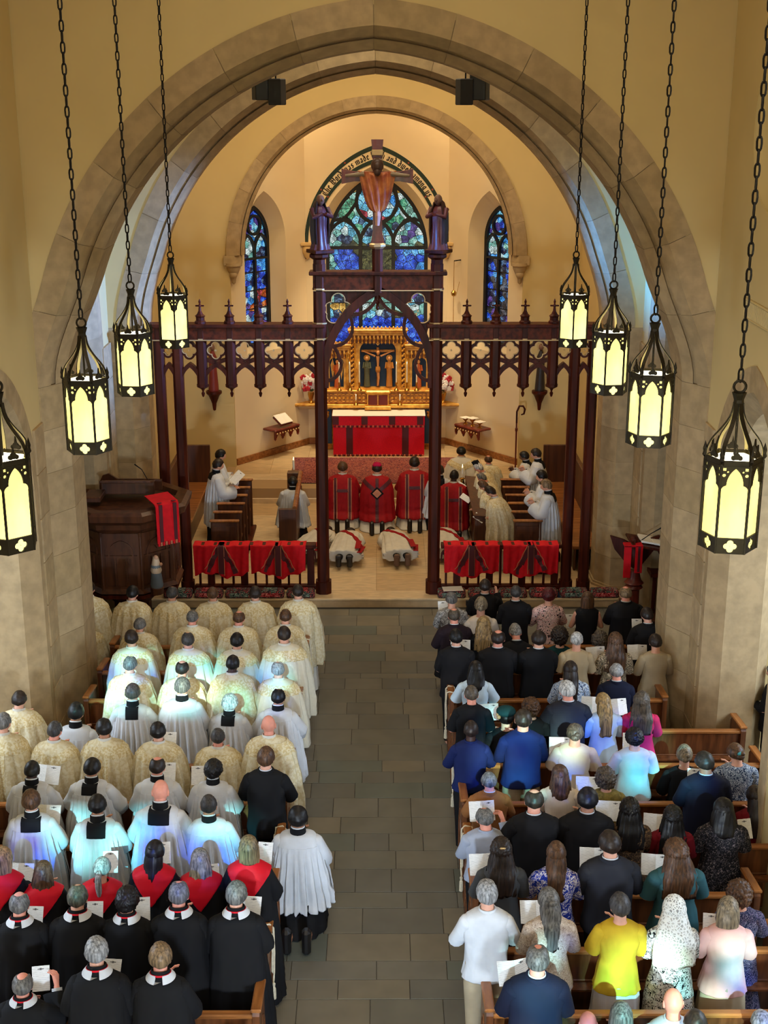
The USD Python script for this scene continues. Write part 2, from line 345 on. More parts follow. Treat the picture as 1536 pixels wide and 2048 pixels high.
# transept walls between first and second arch
for sg, side in ((-1, 'transept_left'), (1, 'transept_right')):
    P = sbox(17.1, 0, Y2+.02, 12).difference(arch_poly(1.75, 4.4, 8.2, -1, cx=19.3))
    m = ext(P, .7); v = m.vertices.copy(); m.vertices = np.stack([4.35+v[:, 1], v[:, 0], v[:, 2]], 1); m.invert()
    obj('wall_' + side, m if sg > 0 else mirx(m), plaster, kind='structure')
    trN += 1
    t = thing('trim_%d' % trN, 'tall stone arch opening to the %s' % side.replace('_', ' on the '), None, kind='structure')
    def pc(half, apex): return list(arch_poly(half, 4.4, apex, SZ if half else 0, n=15, cx=19.3).exterior.coords)[:-1]
    A, B, C_ = pc(1.9, 8.4), pc(1.62, 8.06), pc(1.42, 7.8); n = len(A)
    for k in range(0, n-1, 2):
        rows = []
        for i in range(k, min(k+3, n)):
            a, b, c = A[i], B[i], C_[i]
            rows.append([(4.33, *a), (4.33, *b), (4.5, *c), (4.95, *c), (5.08, *b), (5.08, *a)])
        rows = np.array(rows); mm = T(rows.reshape(-1, 3), grid_faces(len(rows), 6))
        if mm.volume < 0: mm.invert()
        obj('voussoir', mm if sg > 0 else mirx(mm), STONE[(k//2+1) % 4], t)
# chancel side walls and the canted apse
for sg, side in ((-1, 'chancel_left'), (1, 'chancel_right')):
    m = bx(4.3, 4.7, 22.5, Y3+.02, 0, 12); obj('wall_' + side, m if sg > 0 else mirx(m), plaster, kind='structure')
obj('ceiling_chancel', bx(-4.5, 4.5, 22.5, 31, 10.4, 10.6), plaster, kind='structure')
# unseen west wall; its window openings are placed so sun patches fall on pews
def beam_glass():
    n = {'g': ('geometry', {}), 'v': ('voronoi_texture', {'scale': 3.4}), 's': ('separate_color', {}), 'r': ('rgb_ramp', {'interpolate': False, 'ramp': [(0, lin((60, 150, 230))), (.2, lin((190, 250, 255))), (.42, lin((235, 255, 250))), (.62, lin((40, 80, 190))), (.7, lin((210, 245, 255))), (.8, lin((120, 220, 235))), (.88, lin((30, 40, 70)))]}), 't': ('transparent_bsdf', {})}
    return usdkit.material(stage, '/World/Looks/west_glass', n, [('g.position', 'v.vector'), ('v.color', 's.color'), ('s.r', 'r.fac'), ('r.color', 't.color')], 't.BSDF')
wg = beam_glass()
WP = sbox(-9, 0, 9, 12); WIN = []
for cx, zs in ((-2.35, ((10.0, 10.95), (8.25, 8.95))), (2.35, ((9.0, 10.1), (6.75, 7.95)))):
    for z0, z1 in zs:
        for dx in (-.85, 0, .85):
            q = arch_poly(.36, z1-.3, z1, z0, n=8, cx=cx+dx); WIN.append(q); WP = WP.difference(q)
obj('wall_west', wall_xz(WP, -3.9, -3.6), plaster, kind='structure')
ww = thing('window_4', 'tall stained-glass windows in the west wall behind the camera', None, kind='structure')
for q in WIN: obj('pane', mv(ext(q, .01), 0, -3.75, 0), wg, ww)
# ------------------------------------------------------------------ apse walls and stained glass
def frame_at(P0, d):
    """mesh built with x along the wall, z up, +y outward -> placed with x running from P0 along d"""
    d = np.array([d[0], d[1], 0.0]); d /= np.linalg.norm(d); n = np.array([-d[1], d[0], 0])
    M = np.eye(4); M[:3, 0] = d; M[:3, 1] = n; M[:3, 2] = (0, 0, 1); M[:3, 3] = (P0[0], P0[1], 0); return M
def tr(m, M): m = m.copy(); m.apply_transform(M); return m
def reveal(o, i, d):
    """loft between an arch outline on the wall's face and a smaller one at depth d"""
    a, b = np.array(o.exterior.coords)[:-1], np.array(i.exterior.coords)[:-1]; n = len(a)
    rows = [np.insert(q, 1, y, axis=1) for q, y in ((a, 0), (b, d))]
    return T(np.array(rows).reshape(-1, 3), grid_faces(2, n, cap=False)[:, ::-1])
def glassmat(name, c, e=1.0, c2=None):
    n = {'t': ('texture_coordinate', {}), 'v': ('voronoi_texture', {'scale': 26, 'feature': 'distance_to_edge'}), 'z': ('noise_texture', {'scale': 9, 'detail': 3}),
         'r': ('rgb_ramp', {'ramp': [(.35, tuple(x*.35 for x in lin(c))), (.5, lin(c)), (.68, lin(c2) if c2 else tuple(min(1, x*1.35+.02) for x in lin(c)))]}),
         'l': ('math', {'math_type': 'greater_than', 'value2': .055}), 'm': ('mix_color', {'blend_type': 'multiply', 'fac': 1.0}),
         'k': ('combine_color', {}),
         'p': ('principled_bsdf', {'base_color': tuple(x*.1 for x in lin(c)), 'roughness': .25, 'emission_strength': e})}
    L = [('t.object', 'v.vector'), ('t.object', 'z.vector'), ('z.fac', 'r.fac'), ('v.distance', 'l.value1'), ('l.value', 'k.r'), ('l.value', 'k.g'), ('l.value', 'k.b'), ('r.color', 'm.a'), ('k.color', 'm.b'), ('m.result', 'p.emission_color')]
    return usdkit.material(stage, '/World/Looks/' + name, n, L, 'p.BSDF')
G = {k: glassmat('glass_' + k, c, e, c2) for k, (c, e, c2) in dict(
    blue=((30, 72, 214), 1.0, (90, 150, 244)), sky=((60, 150, 236), 1.0, (130, 210, 250)), cyan=((110, 200, 236), 1.0, (190, 240, 250)), navy=((32, 38, 74), 1.0, (110, 150, 190)),
    purple=((70, 56, 130), 1.0, (120, 90, 180)), green=((52, 150, 116), 1.0, (150, 220, 180)), aqua=((120, 190, 180), 1.0, (190, 230, 220)), brown=((88, 74, 40), 1.0, (140, 120, 66)),
    gold=((190, 146, 52), 1.0, (240, 210, 120)), red=((150, 42, 60), 1.0, (220, 90, 100)), white=((196, 224, 226), 1.0, (240, 250, 250)), olive=((66, 66, 34), 1.0, (110, 108, 60)), gray=((58, 60, 66), 1.0, (120, 128, 140)), orange=((196, 88, 40), 1., (230, 150, 80))).items()}
lead = mat('lead_came', (16, 17, 20), .6)
def glaze(root, region, M, col, spacing, seed, y=0.0, th=.01):
    r = random.Random(seed); x0, z0, x1, z1 = region.bounds; pts = []; j = 0; z = z0
    while z <= z1:
        x = x0 + (spacing/2 if j % 2 else 0)
        while x <= x1:
            pts.append((x+r.uniform(-.3, .3)*spacing, z+r.uniform(-.3, .3)*spacing)); x += spacing
        z += spacing*.9; j += 1
    if len(pts) < 2: cells = [region]
    else: cells = [c.intersection(region) for c in voronoi_diagram(MultiPoint(pts), envelope=region.buffer(1)).geoms]
    for c in cells:
        for q in polys(c.buffer(-.006)):
            if q.area < 4e-4: continue
            p = q.representative_point()
            obj('pane', tr(mv(ext(q.simplify(.002), th), 0, y, 0), M), G[col(p.x, p.y, r)], root)
def window(name, label, P0, d, glass, bars, saddle, col, spacing, seed, depth, lights=None):
    t = thing(name, label, None, kind='structure'); M = frame_at(P0, d)
    fr = glass.buffer(.03, join_style=2).difference(glass.buffer(-.045, join_style=2))
    stone = unary_union([fr] + bars).intersection(glass.buffer(.03))
    obj('tracery', tr(mv(ext(stone, .1), 0, depth-.06, 0), M), lead, t)
    for k, z in enumerate(saddle):
        obj('saddle_bar', tr(bx(glass.bounds[0], glass.bounds[2], depth-.012, depth-.002, z-.012, z+.012), M), lead, t)
    obj('lead_came', tr(mv(ext(glass, .006), 0, depth+.016, 0), M), lead, t)
    for q in polys(glass.difference(stone)):
        glaze(t, q, M, col, spacing, seed+int(q.centroid.x*50+q.centroid.y*9), depth+.002)
    return t
A0, B0 = (-3.1, 28.7), (-1.6, 30.62)
# central window: coordinates (x, z) on the wall y = 30.62
DP = .42
g_out = arch_poly(1.36, 4.9, 6.86, 2.72, n=24); g_in = arch_poly(1.13, 4.95, 6.62, 2.8, n=24)
wc = sbox(-1.6, 0, 1.6, 10.4).difference(g_out)
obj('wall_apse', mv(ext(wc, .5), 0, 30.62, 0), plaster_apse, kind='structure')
bars = []
for x in (-.375, .375): bars.append(stroke([(x, 2.7), (x, 5.15)], .075))
for cx in (-.75, 0, .75): bars.append(arch_poly(.375, 5.1, 5.62, 5.0, n=12, cx=cx).exterior.buffer(.032))
bars.append(Point(0, 6.02).buffer(.46).exterior.buffer(.035))
for s in (-1, 1):
    bars.append(stroke([(s*.36, 5.1), (s*.42, 5.35), (s*.62, 5.6), (s*.78, 5.68)], .06)); bars.append(stroke([(s*.80, 5.6), (s*.62, 5.78), (s*.47, 6.0), (s*.42, 6.3), (s*.3, 6.5)], .06))
    bars.append(stroke([(s*.38, 5.2), (s*.2, 5.5), (0, 5.6)], .05)); bars.append(stroke([(s*.8, 5.65), (s*1.0, 5.6), (s*1.13, 5.3)], .06))
def ccol(x, z, r):
    a = abs(x)
    if z < 3.38: return 'blue'
    if (x*x+(z-6.02)**2) < .43**2:
        q = math.hypot(x, z-6.02)
        return r.choice(['cyan', 'white', 'sky']) if .28 < q < .36 or a < .1 else (r.choice(['blue', 'blue', 'sky']) if q < .28 else r.choice(['navy', 'purple', 'red', 'sky', 'cyan']))
    if z > 5.55 and a > .42:
        if abs(a-.68) < .16 and z < 6.2: return r.choice(['green', 'aqua', 'green', 'white'])
        return r.choice(['cyan', 'navy', 'gold', 'white', 'cyan', 'olive', 'aqua'])
    if 5.42 < z < 5.8 and .2 < a < .45: return r.choice(['navy', 'green', 'cyan', 'purple'])
    if z > 5.15: return r.choice(['navy', 'aqua', 'aqua', 'purple', 'white', 'cyan'])
    if a > 1.0: return r.choice(['aqua', 'green', 'cyan', 'aqua'])
    if z > 5.02: return r.choice(['gray', 'olive', 'aqua', 'navy'])
    if a > .45 and z > 4.3: return r.choice(['blue', 'blue', 'blue', 'blue', 'sky'])
    if a < .5 and z > 4.35: return 'brown' if int(z*14) % 2 else 'olive'
    return r.choice(['aqua', 'white', 'olive', 'green', 'aqua', 'navy', 'purple', 'gold', 'cyan', 'gray'])
w1 = window('window_1', 'large central stained-glass window above the altar', (0, 30.62), (1, 0), g_in, bars, (4.42, 3.75), ccol, .178, 5, DP)
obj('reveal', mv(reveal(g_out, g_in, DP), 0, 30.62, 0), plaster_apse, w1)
# canted walls with lancets
LEN = math.hypot(B0[0]-A0[0], B0[1]-A0[1])
def lcol(x, z, r):
    if z > 5.45: return r.choice(['sky', 'cyan', 'navy', 'white', 'blue', 'purple'])
    if z > 4.9: return r.choice(['cyan', 'aqua', 'sky', 'white', 'navy'])
    return r.choice(['blue', 'blue', 'sky', 'blue', 'navy', 'cyan', 'purple', 'orange', 'white', 'red'] if z < 4.2 else ['blue', 'blue', 'sky', 'blue', 'navy'])
def lcol2(x, z, r):
    if z > 4.9: return lcol(x, z, r)
    return r.choice(['gray', 'navy', 'gray', 'blue', 'purple', 'navy', 'sky', 'gray'] if z < 4.4 else ['blue', 'navy', 'sky', 'gray'])
for sg, side in ((-1, 'left'), (1, 'right')):
    if sg < 0: P0, d = A0, (B0[0]-A0[0], B0[1]-A0[1]); off = lambda u: u
    else: P0, d = (-B0[0], B0[1]), (-A0[0]+B0[0], A0[1]-B0[1]); off = lambda u: LEN-u
    o_ = arch_poly(.66, 5.3, 6.36, 2.9, n=18, cx=off(1.1)); i_ = arch_poly(.42, 5.3, 6.0, 3.0, n=18, cx=off(1.13))
    M = frame_at(P0, d)
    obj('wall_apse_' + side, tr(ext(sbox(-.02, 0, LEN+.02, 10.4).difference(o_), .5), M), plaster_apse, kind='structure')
    cx = off(1.13)
    br = [stroke([(cx, 3), (cx, 5.15)], .05), Point(cx, 5.62).buffer(.2).exterior.buffer(.025)] + [arch_poly(.21, 5.05, 5.42, 4.9, n=9, cx=cx+e).exterior.buffer(.022) for e in (-.21, .21)]
    t = window('window_%d' % (2 if sg < 0 else 3), 'narrow blue stained-glass lancet on the %s of the apse' % side, P0, d, i_, br, (4.6, 4.2, 3.8, 3.4), lcol if sg < 0 else lcol2, .15, 11+sg, .38)
    obj('reveal', tr(reveal(o_, i_, .38), M), plaster_apse, t)
    # jamb wall between the third arch and the canted wall
    obj('baseboard_' + side, tr(bev(-.0, LEN, -.03, 0.02, AZ, AZ+.15, .006), M), oak_rail, kind='structure')
obj('baseboard_back', bev(-1.6, 1.6, 30.59, 30.64, AZ, AZ+.15, .006), oak_rail, kind='structure')
# painted text band round the central window
band_green = mat('band_green', (22, 44, 34), .7); band_cream = mat('band_cream', (226, 204, 160), .8); ink = mat('ink_black', (26, 20, 16), .7); band_dot = mat('band_dot', (140, 60, 40), .7)
tb = thing('text_band', 'painted pointed-arch text band around the central window', 'inscription')
YB = 30.612
def arch_line(half, zs, apex): return arch_poly(half, zs, apex, zs-.35, n=40)
def bandring(h0, a0, h1, a1): return arch_line(h0, 5.15, a0).difference(arch_line(h1, 5.15, a1).buffer(0)).difference(sbox(-h1+.001, 0, h1-.001, 5.2))
obj('outer_border', mv(ext(bandring(1.62, 7.29, 1.54, 7.19), .012), 0, YB-.006, 0), band_green, tb)
obj('inner_border', mv(ext(bandring(1.36+.06, 6.99, 1.36, 6.9), .012), 0, YB-.006, 0), band_green, tb)
obj('ground', mv(ext(bandring(1.54, 7.19, 1.42, 6.99), .008), 0, YB-.002, 0), band_cream, tb)
def nib(strokes, w=.6):
    ps = []
    nv = np.array([w, w*.75])
    for s in strokes:
        s = [np.array(p, float) for p in s]
        for a, b in zip(s[:-1], s[1:]): ps.append(MultiPoint([tuple(a+nv), tuple(a-nv), tuple(b+nv), tuple(b-nv), tuple(a+nv*(.3, -.5)), tuple(b-nv*(.3, -.5))]).convex_hull)
    return unary_union(ps)
def mi(x, h=4.5): return [[(x-.4, h-.5), (x, h)], [(x, h), (x, .6)], [(x, .6), (x+.5, 1.0)]]
GL = {'n': (mi(1)+mi(3.1)+[[(1, 3.9), (2.6, 4.6)]], 4.6), 'm': (mi(1)+mi(3.1)+mi(5.2)+[[(1, 3.9), (2.6, 4.6)], [(3.1, 3.9), (4.7, 4.6)]], 6.7), 'u': (mi(1)+mi(3.1)+[[(1, .6), (2.6, 1)]], 4.6),
      'h': ([[(1, 7.6), (1, .6)], [(1, .6), (1.5, 1)], [(1, 3.9), (2.6, 4.6)], [(3.1, 4.2), (3.1, .8), (2.6, -.6)]], 4.6), 'l': ([[(1, 7.6), (1, .7)], [(1, .6), (1.6, 1)]], 2.5), 't': ([[(1.2, 6), (1.2, .7)], [(1.2, .6), (2, 1)], [(.3, 4.5), (2.2, 4.5)]], 3),
      'f': ([[(1.2, 0), (1.2, 6.6), (2.4, 7.4)], [(.3, 4.5), (2.4, 4.5)]], 3), 'e': ([[(3, 1.2), (2, .5), (1, 1.2), (1, 4), (2.2, 4.6), (3, 3.6), (1.2, 2.4)]], 4.2), 'a': ([[(.9, 4), (2.2, 4.6), (3, 3.8), (3, .7), (3.5, 1)], [(3, 2.6), (1.1, 1.9), (1, .9), (1.8, .5), (3, 1.2)]], 4.6),
      'd': ([[(.8, 6.9), (1.8, 6.2), (3.1, 4.2), (3.1, 1.2), (2.1, .5), (1, 1.1), (1, 3.6), (2, 4.3), (3, 4)]], 4.6), 's': ([[(3, 4.2), (2, 4.6), (1, 3.6), (3, 1.6), (2, .5), (.9, .9)]], 4.2), 'o': ([[(2, 4.6), (1, 3.8), (1, 1.2), (2, .5), (3.1, 1.2), (3.1, 3.8), (2, 4.6)]], 4.4),
      'r': (mi(1)+[[(1.2, 3.9), (2.2, 4.6), (2.8, 4.1)]], 3.4), 'w': (mi(1, 5)+[[(3, 5), (3, .6)], [(1, .6), (2.6, 1)], [(5, 4.8), (5.2, 1.6), (4.2, .5), (3, 1)], [(3.2, 4.2), (4.6, 4.8)]], 6.6), 'g': ([[(3.1, 4.3), (2, 4.6), (1, 3.8), (1, 1.5), (2, .7), (3.1, 1.4)], [(3.1, 4.6), (3.1, -.8), (2, -1.6), (.9, -1.1)]], 4.6),
      'T': ([[(.4, 6.4), (2, 7.2), (4.4, 6.6), (5, 7.2)], [(1.2, 5.4), (.9, 2), (2, .6), (3.8, .8), (4.6, 2)], [(3, 6.4), (3, 2)]], 5.8), 'W': ([[(.4, 6.6), (1.4, 7.2), (1.4, 1.2)], [(1.4, .8), (3.2, .6)], [(3.4, 7.2), (3.4, .8)], [(5.2, 7.2), (6.6, 5.6), (6.4, 2), (5, .5), (3.4, 1)], [(2.2, 4.6), (6, 4.2)]], 7.6)}
def arc_pts():
    P = arch_line(1.46, 5.15, 7.07); c = np.array(P.exterior.coords)[1:-2]; c = c[c[:, 1] >= 5.15]
    c = c[::-1]; c = c if c[0][0] < c[-1][0] else c[::-1]; return LineString(c)
path = arc_pts(); LT = path.length
text = 'The Word was made flesh and dwelt among us'; wd = sum(GL[ch][1] if ch != ' ' else 2.6 for ch in text)
s0, s1 = path.project(Point(-1.2, 6.22)), path.project(Point(1.24, 6.2)); sc = (s1-s0)/wd; u = s0
HH = .0215; sx = sc
for ch in text:
    if ch == ' ': u += 2.6*sx; continue
    g, wv = GL[ch]; p = path.interpolate(u+wv*sx/2); q = path.interpolate(u+wv*sx/2+.01)
    a = math.atan2(q.y-p.y, q.x-p.x)
    poly = affinity.translate(affinity.rotate(affinity.scale(affinity.translate(nib(g), -wv/2, -2.4), sx, HH, origin=(0, 0)), a, origin=(0, 0), use_radians=True), p.x, p.y)
    obj('letter', mv(ext(poly.simplify(.001), .004), 0, YB-.008, 0), ink, tb); u += wv*sx
for half, apex in ((1.58, 7.24), (1.39, 6.945)):
    L_ = LineString(np.array(arch_line(half, 5.15, apex).exterior.coords)[1:-2])
    for f in (.22, .36, .64, .78):
        p = L_.interpolate(f, normalized=True)
        obj('rosette', mv(ext(Point(p.x, p.y).buffer(.022, 4), .004), 0, YB-.009, 0), band_dot, tb)
head_stone = mat('carved_stone', (214, 176, 112), .8)
for sg in (-1, 1):
    obj('corbel_head', mv(cat(ball(.12, (0, 0, 0), 2, (1, .8, 1.2)), lathe([(0, -.22), (.07, -.14), (.11, 0)], 10), bev(-.15, .15, -.1, .1, .1, .17)), sg*1.56, 30.56, 5.0), head_stone, tb, smooth=40)

# ------------------------------------------------------------------ rood screen
YS = 21.62; D = .16
scr = thing('rood_screen', 'tall dark wooden gothic rood screen across the chancel', 'screen')
def octpost(x, y, w, z0, z1, m=dark_wood, name='post', parent=None):
    q = Polygon([(-w/2, -w/4), (-w/4, -w/2), (w/4, -w/2), (w/2, -w/4), (w/2, w/4), (w/4, w/2), (-w/4, w/2), (-w/2, w/4)])
    e = trimesh.creation.extrude_polygon(q, z1-z0, engine='earcut'); b = trimesh.creation.extrude_polygon(q.buffer(w*.16), .22, engine='earcut')
    obj(name, cat(mv(e, x, y, z0), mv(b, x, y, z0)) if z0 < .5 else mv(e, x, y, z0), m, parent or scr)
for x in (-3.52, -3.22, -.9, .98, 3.24, 3.54): octpost(x, YS, .2 if abs(x) < 1.1 else .17, SZ, 5.75 if abs(x) < 1.1 else 4.75)
def molding(x0, x1, z, h=.03, out=.035, parent=None, m=edge_gilt): obj('molding', bev(x0-out, x1+out, YS-D/2-out-.03, YS+D/2+out, z, z+h, .008), m, parent or scr)
BAYS = {-1: (-.9, -1.42, -1.89, -2.36, -2.83, -3.22, -3.52), 1: (.98, 1.47, 1.94, 2.41, 2.88, 3.24, 3.54)}
def bez(a, b, c, n=9): t = np.linspace(0, 1, n)[:, None]; a, b, c = map(np.array, (a, b, c)); return [tuple(p) for p in (1-t)**2*a+2*t*(1-t)*b+t*t*c]
def quatre(cx, cz, r): return unary_union([Point(cx+a*r*.62, cz+b*r*.62).buffer(r*.6, 8) for a, b in ((1, 0), (-1, 0), (0, 1), (0, -1))])
for sg, xs in BAYS.items():
    a, b = min(xs), max(xs)
    obj('beam', bev(a-.1, b+.06, YS-D/2, YS+D/2, 4.52, 4.76, .01), dark_wood2, scr)
    obj('cornice', bev(a-.16, b+.08, YS-D/2-.07, YS+D/2+.07, 4.74, 4.8, .012), dark_wood, scr)
    obj('gilt_line', bev(a-.12, b+.07, YS-D/2-.02, YS-D/2+.02, 4.525, 4.545, .004), edge_gilt, scr)
    for k in range(len(xs)-1):
        x0, x1 = sorted((xs[k], xs[k+1])); cx = (x0+x1)/2; h = (x1-x0)/2
        r_ = min(.122, h*.5); q_ = quatre(cx, 4.365, r_)
        bars_ = q_.buffer(.034).difference(q_)
        if h > .2:
            for sx_ in (-1, 1):
                bars_ = unary_union([bars_, stroke([(cx+sx_*h, 4.365), (cx+sx_*(h-.12), 4.365)], .04), stroke(bez((cx+sx_*h, 4.205), (cx+sx_*h*.45, 4.22), (cx, 4.13)), .06)])
        bars_ = bars_.difference(q_).intersection(sbox(x0, 4.0, x1, 4.54))
        obj('quatrefoil_tracery', mv(ext(bars_, .09), 0, YS-.045, 0), dark_wood, scr)
        obj('gilt_rim', mv(ext(q_.difference(q_.buffer(-.012)), .03), 0, YS-.05, 0), edge_gilt, scr)
        ap = arch_poly(h-.01, 3.78, 4.13, 3.4, n=12, cx=cx)
        obj('arch_tracery', mv(ext(ap.buffer(.03).difference(ap.buffer(-.035)).intersection(sbox(x0, 3.78, x1, 4.2)), .12), 0, YS-.06, 0), dark_wood, scr)
    for x in xs[1:5]:
        octpost(x, YS, .17, 3.8, 4.78, name='pendant_shaft')
        obj('pendant', mv(lathe([(.0, -.2), (.018, -.18), (.03, -.13), (.012, -.1), (.03, -.06), (.1, -.02), (.1, .02), (.07, .04)], 10), x, YS, 3.78), dark_wood, scr)
        for z in (4.53, 4.76): obj('shaft_ring', mv(lathe([(.07, 0), (.095, .012), (.095, .03), (.07, .04)], 8, PI/8), x, YS, z), edge_gilt, scr)
        fin = cat(lathe([(.09, 0), (.09, .03), (.07, .05), (.07, .1), (.085, .12), (.05, .15), (.025, .2), (.018, .26), (.03, .28), (.012, .31), (.02, .35), (0, .4)], 10), bev(-.07, .07, -.012, .012, .27, .295, .005), bev(-.012, .012, -.07, .07, .27, .295, .005))
        obj('finial', mv(fin, x, YS, 4.8), dark_wood, scr)
# central bay
obj('beam', bev(-1.0, 1.08, YS-D/2, YS+D/2, 5.33, 5.6, .01), dark_wood2, scr)
obj('cornice', bev(-1.06, 1.14, YS-D/2-.07, YS+D/2+.07, 5.58, 5.64, .012), dark_wood, scr)
obj('gilt_line', bev(-1.0, 1.08, YS-D/2-.02, YS-D/2+.02, 5.325, 5.345, .004), edge_gilt, scr)
ca = arch_poly(.84, 3.95, 5.3, 3.6, n=20, cx=.04)
cen = sbox(-.86, 3.85, .94, 5.36).difference(ca)
for s in (-1, 1):
    cen = cen.difference(unary_union([Point(.04+s*.64+a, 5.06+b).buffer(.115, 8) for a, b in ((0, .12), (-.11, -.02), (.11, -.02), (s*.08, -.14))]))
    cen = cen.difference(Polygon([(.04+s*.83, 4.8), (.04+s*.83, 4.2), (.04+s*.76, 4.55)]))
obj('central_spandrel', mv(ext(cen, .07), 0, YS-.035, 0), dark_wood, scr)
obj('central_arch', mv(ext(ca.buffer(.1).difference(ca.buffer(-.03)).intersection(sbox(-.9, 3.75, .98, 5.5)), .16), 0, YS-.08, 0), dark_wood, scr)
for s in (-1, 1):
    rims = unary_union([Point(.04+s*.64+a, 5.06+b).buffer(.115, 8) for a, b in ((0, .12), (-.11, -.02), (.11, -.02), (s*.08, -.14))])
    obj('gilt_rim', mv(ext(rims.difference(rims.buffer(-.012)).intersection(sbox(-.84, 4, .92, 5.34).difference(ca.buffer(.08))), .03), 0, YS-.06, 0), edge_gilt, scr)
cusps = []
for s in (-1, 1):
    for (p, q, r) in (((.84, 3.85), (.62, 3.9), (.6, 4.12)), ((.6, 4.12), (.66, 4.4), (.8, 4.5)), ((.8, 4.42), (.5, 4.42), (.42, 4.66)), ((.42, 4.66), (.4, 4.9), (.52, 5.0)), ((.56, 4.96), (.2, 4.86), (.02, 5.2))):
        cusps.append(stroke([(.04+s*x, z) for x, z in bez(p, q, r)], .05))
obj('cusped_tracery', mv(ext(unary_union(cusps), .08), 0, YS-.04, 0), dark_wood, scr)
obj('pendant', mv(lathe([(.0, -.3), (.03, -.26), (.02, -.2), (.05, -.12), (.05, .25)], 10), .03, YS, 5.3), dark_wood, scr)
for x in (-.9, .98):
    for z in (4.53, 4.78, 5.33, 5.6): obj('shaft_ring', mv(lathe([(.09, 0), (.125, .015), (.125, .035), (.09, .05)], 8, PI/8), x, YS, z), edge_gilt, scr)
    obj('capital', mv(lathe([(.1, 0), (.1, .1), (.16, .14), (.16, .18), (.12, .2)], 8, PI/8), x, YS, 5.72), dark_wood, scr)
octpost(.03, YS-.02, .17, 5.3, 6.0, name='cross_shaft')
obj('capital', mv(lathe([(.08, 0), (.14, .05), (.14, .08), (.1, .1)], 8, PI/8), .03, YS-.02, 5.98), edge_gilt, scr)
# rood cross
red_wood = woodmat('red_wood', (120, 44, 30), (84, 30, 22), rough=.35)
cr = thing('rood_cross', 'red-brown wooden cross with draped figure on top of the screen', 'cross', (.03, YS, 6.06))
def flare(w0, w1, h): return Polygon([(-w0/2, 0), (w0/2, 0), (w0*.42, h*.1), (w1*.36, h*.85), (w1/2, h), (-w1/2, h), (-w1*.36, h*.85), (-w0*.42, h*.1)])
up_ = Polygon([(-.11, 0), (.11, 0), (.075, .2), (.07, 1.35), (.095, 1.6), (-.095, 1.6), (-.07, 1.35), (-.075, .2)])
obj('upright', mv(ext(up_, .08), 0, -.02, 0), red_wood, cr)
arm = Polygon([(-.56, .93), (-.36, .97), (.36, .97), (.56, .93), (.56, 1.16), (.36, 1.12), (-.36, 1.12), (-.56, 1.16)])
obj('crossbar', mv(ext(arm, .09), 0, -.04, 0), red_wood, cr)
obj('title_board', bev(-.09, .09, -.05, -.03, 1.36, 1.45), edge_gilt, cr)
th = np.linspace(-PI, PI, 65)[:-1]; zz = np.linspace(.5, 1.11, 18); rows = []
for z in zz:
    f = (z-.5)/.61; hw = .05+.2*math.sqrt(max(0, 1-(1-f)**2))+.05*f**3; c_ = np.cos(th)
    sag = .022*np.sin(13*th+4*f)*(.4+f)
    rows.append(np.stack([hw*np.sin(th), -.1-(.055+sag)*c_, z+.02*np.abs(np.sin(th))*f-.05*np.exp(-(np.sin(th)/.3)**2)*(c_ > 0)*f], 1))
copper = mat('copper_drape', (206, 128, 70), .5, scale=6, col2=(160, 70, 48))
obj('draped_robe', T(np.array(rows).reshape(-1, 3), grid_faces(18, 64)), copper, cr, smooth=50)
obj('head', cat(ball(.075, (0, -.16, 1.2), 2, (1, 1, 1.2)), ball(.1, (0, -.12, 1.22), 2, (1, .9, 1.15)), ball(.06, (0, -.19, 1.12), 1, (.9, .8, 1.1))), mat('carved_brown', (70, 44, 28), .5), cr, smooth=60)
sleeve_gray = mat('sleeve_gray', (150, 128, 100), .6)
for s in (-1, 1): obj('arm', tube([(s*.2, -.12, 1.09), (s*.36, -.1, 1.07), (s*.5, -.08, 1.06)], [.045, .03, .022], 8), sleeve_gray, cr)
obj('legs', tube([(0, -.1, .62), (.005, -.12, .45), (0, -.1, .3)], [.055, .05, .035], 8), mat('carved_pale', (220, 170, 150), .5), cr)
statue_face = mat('statue_face', (120, 84, 64), .5)
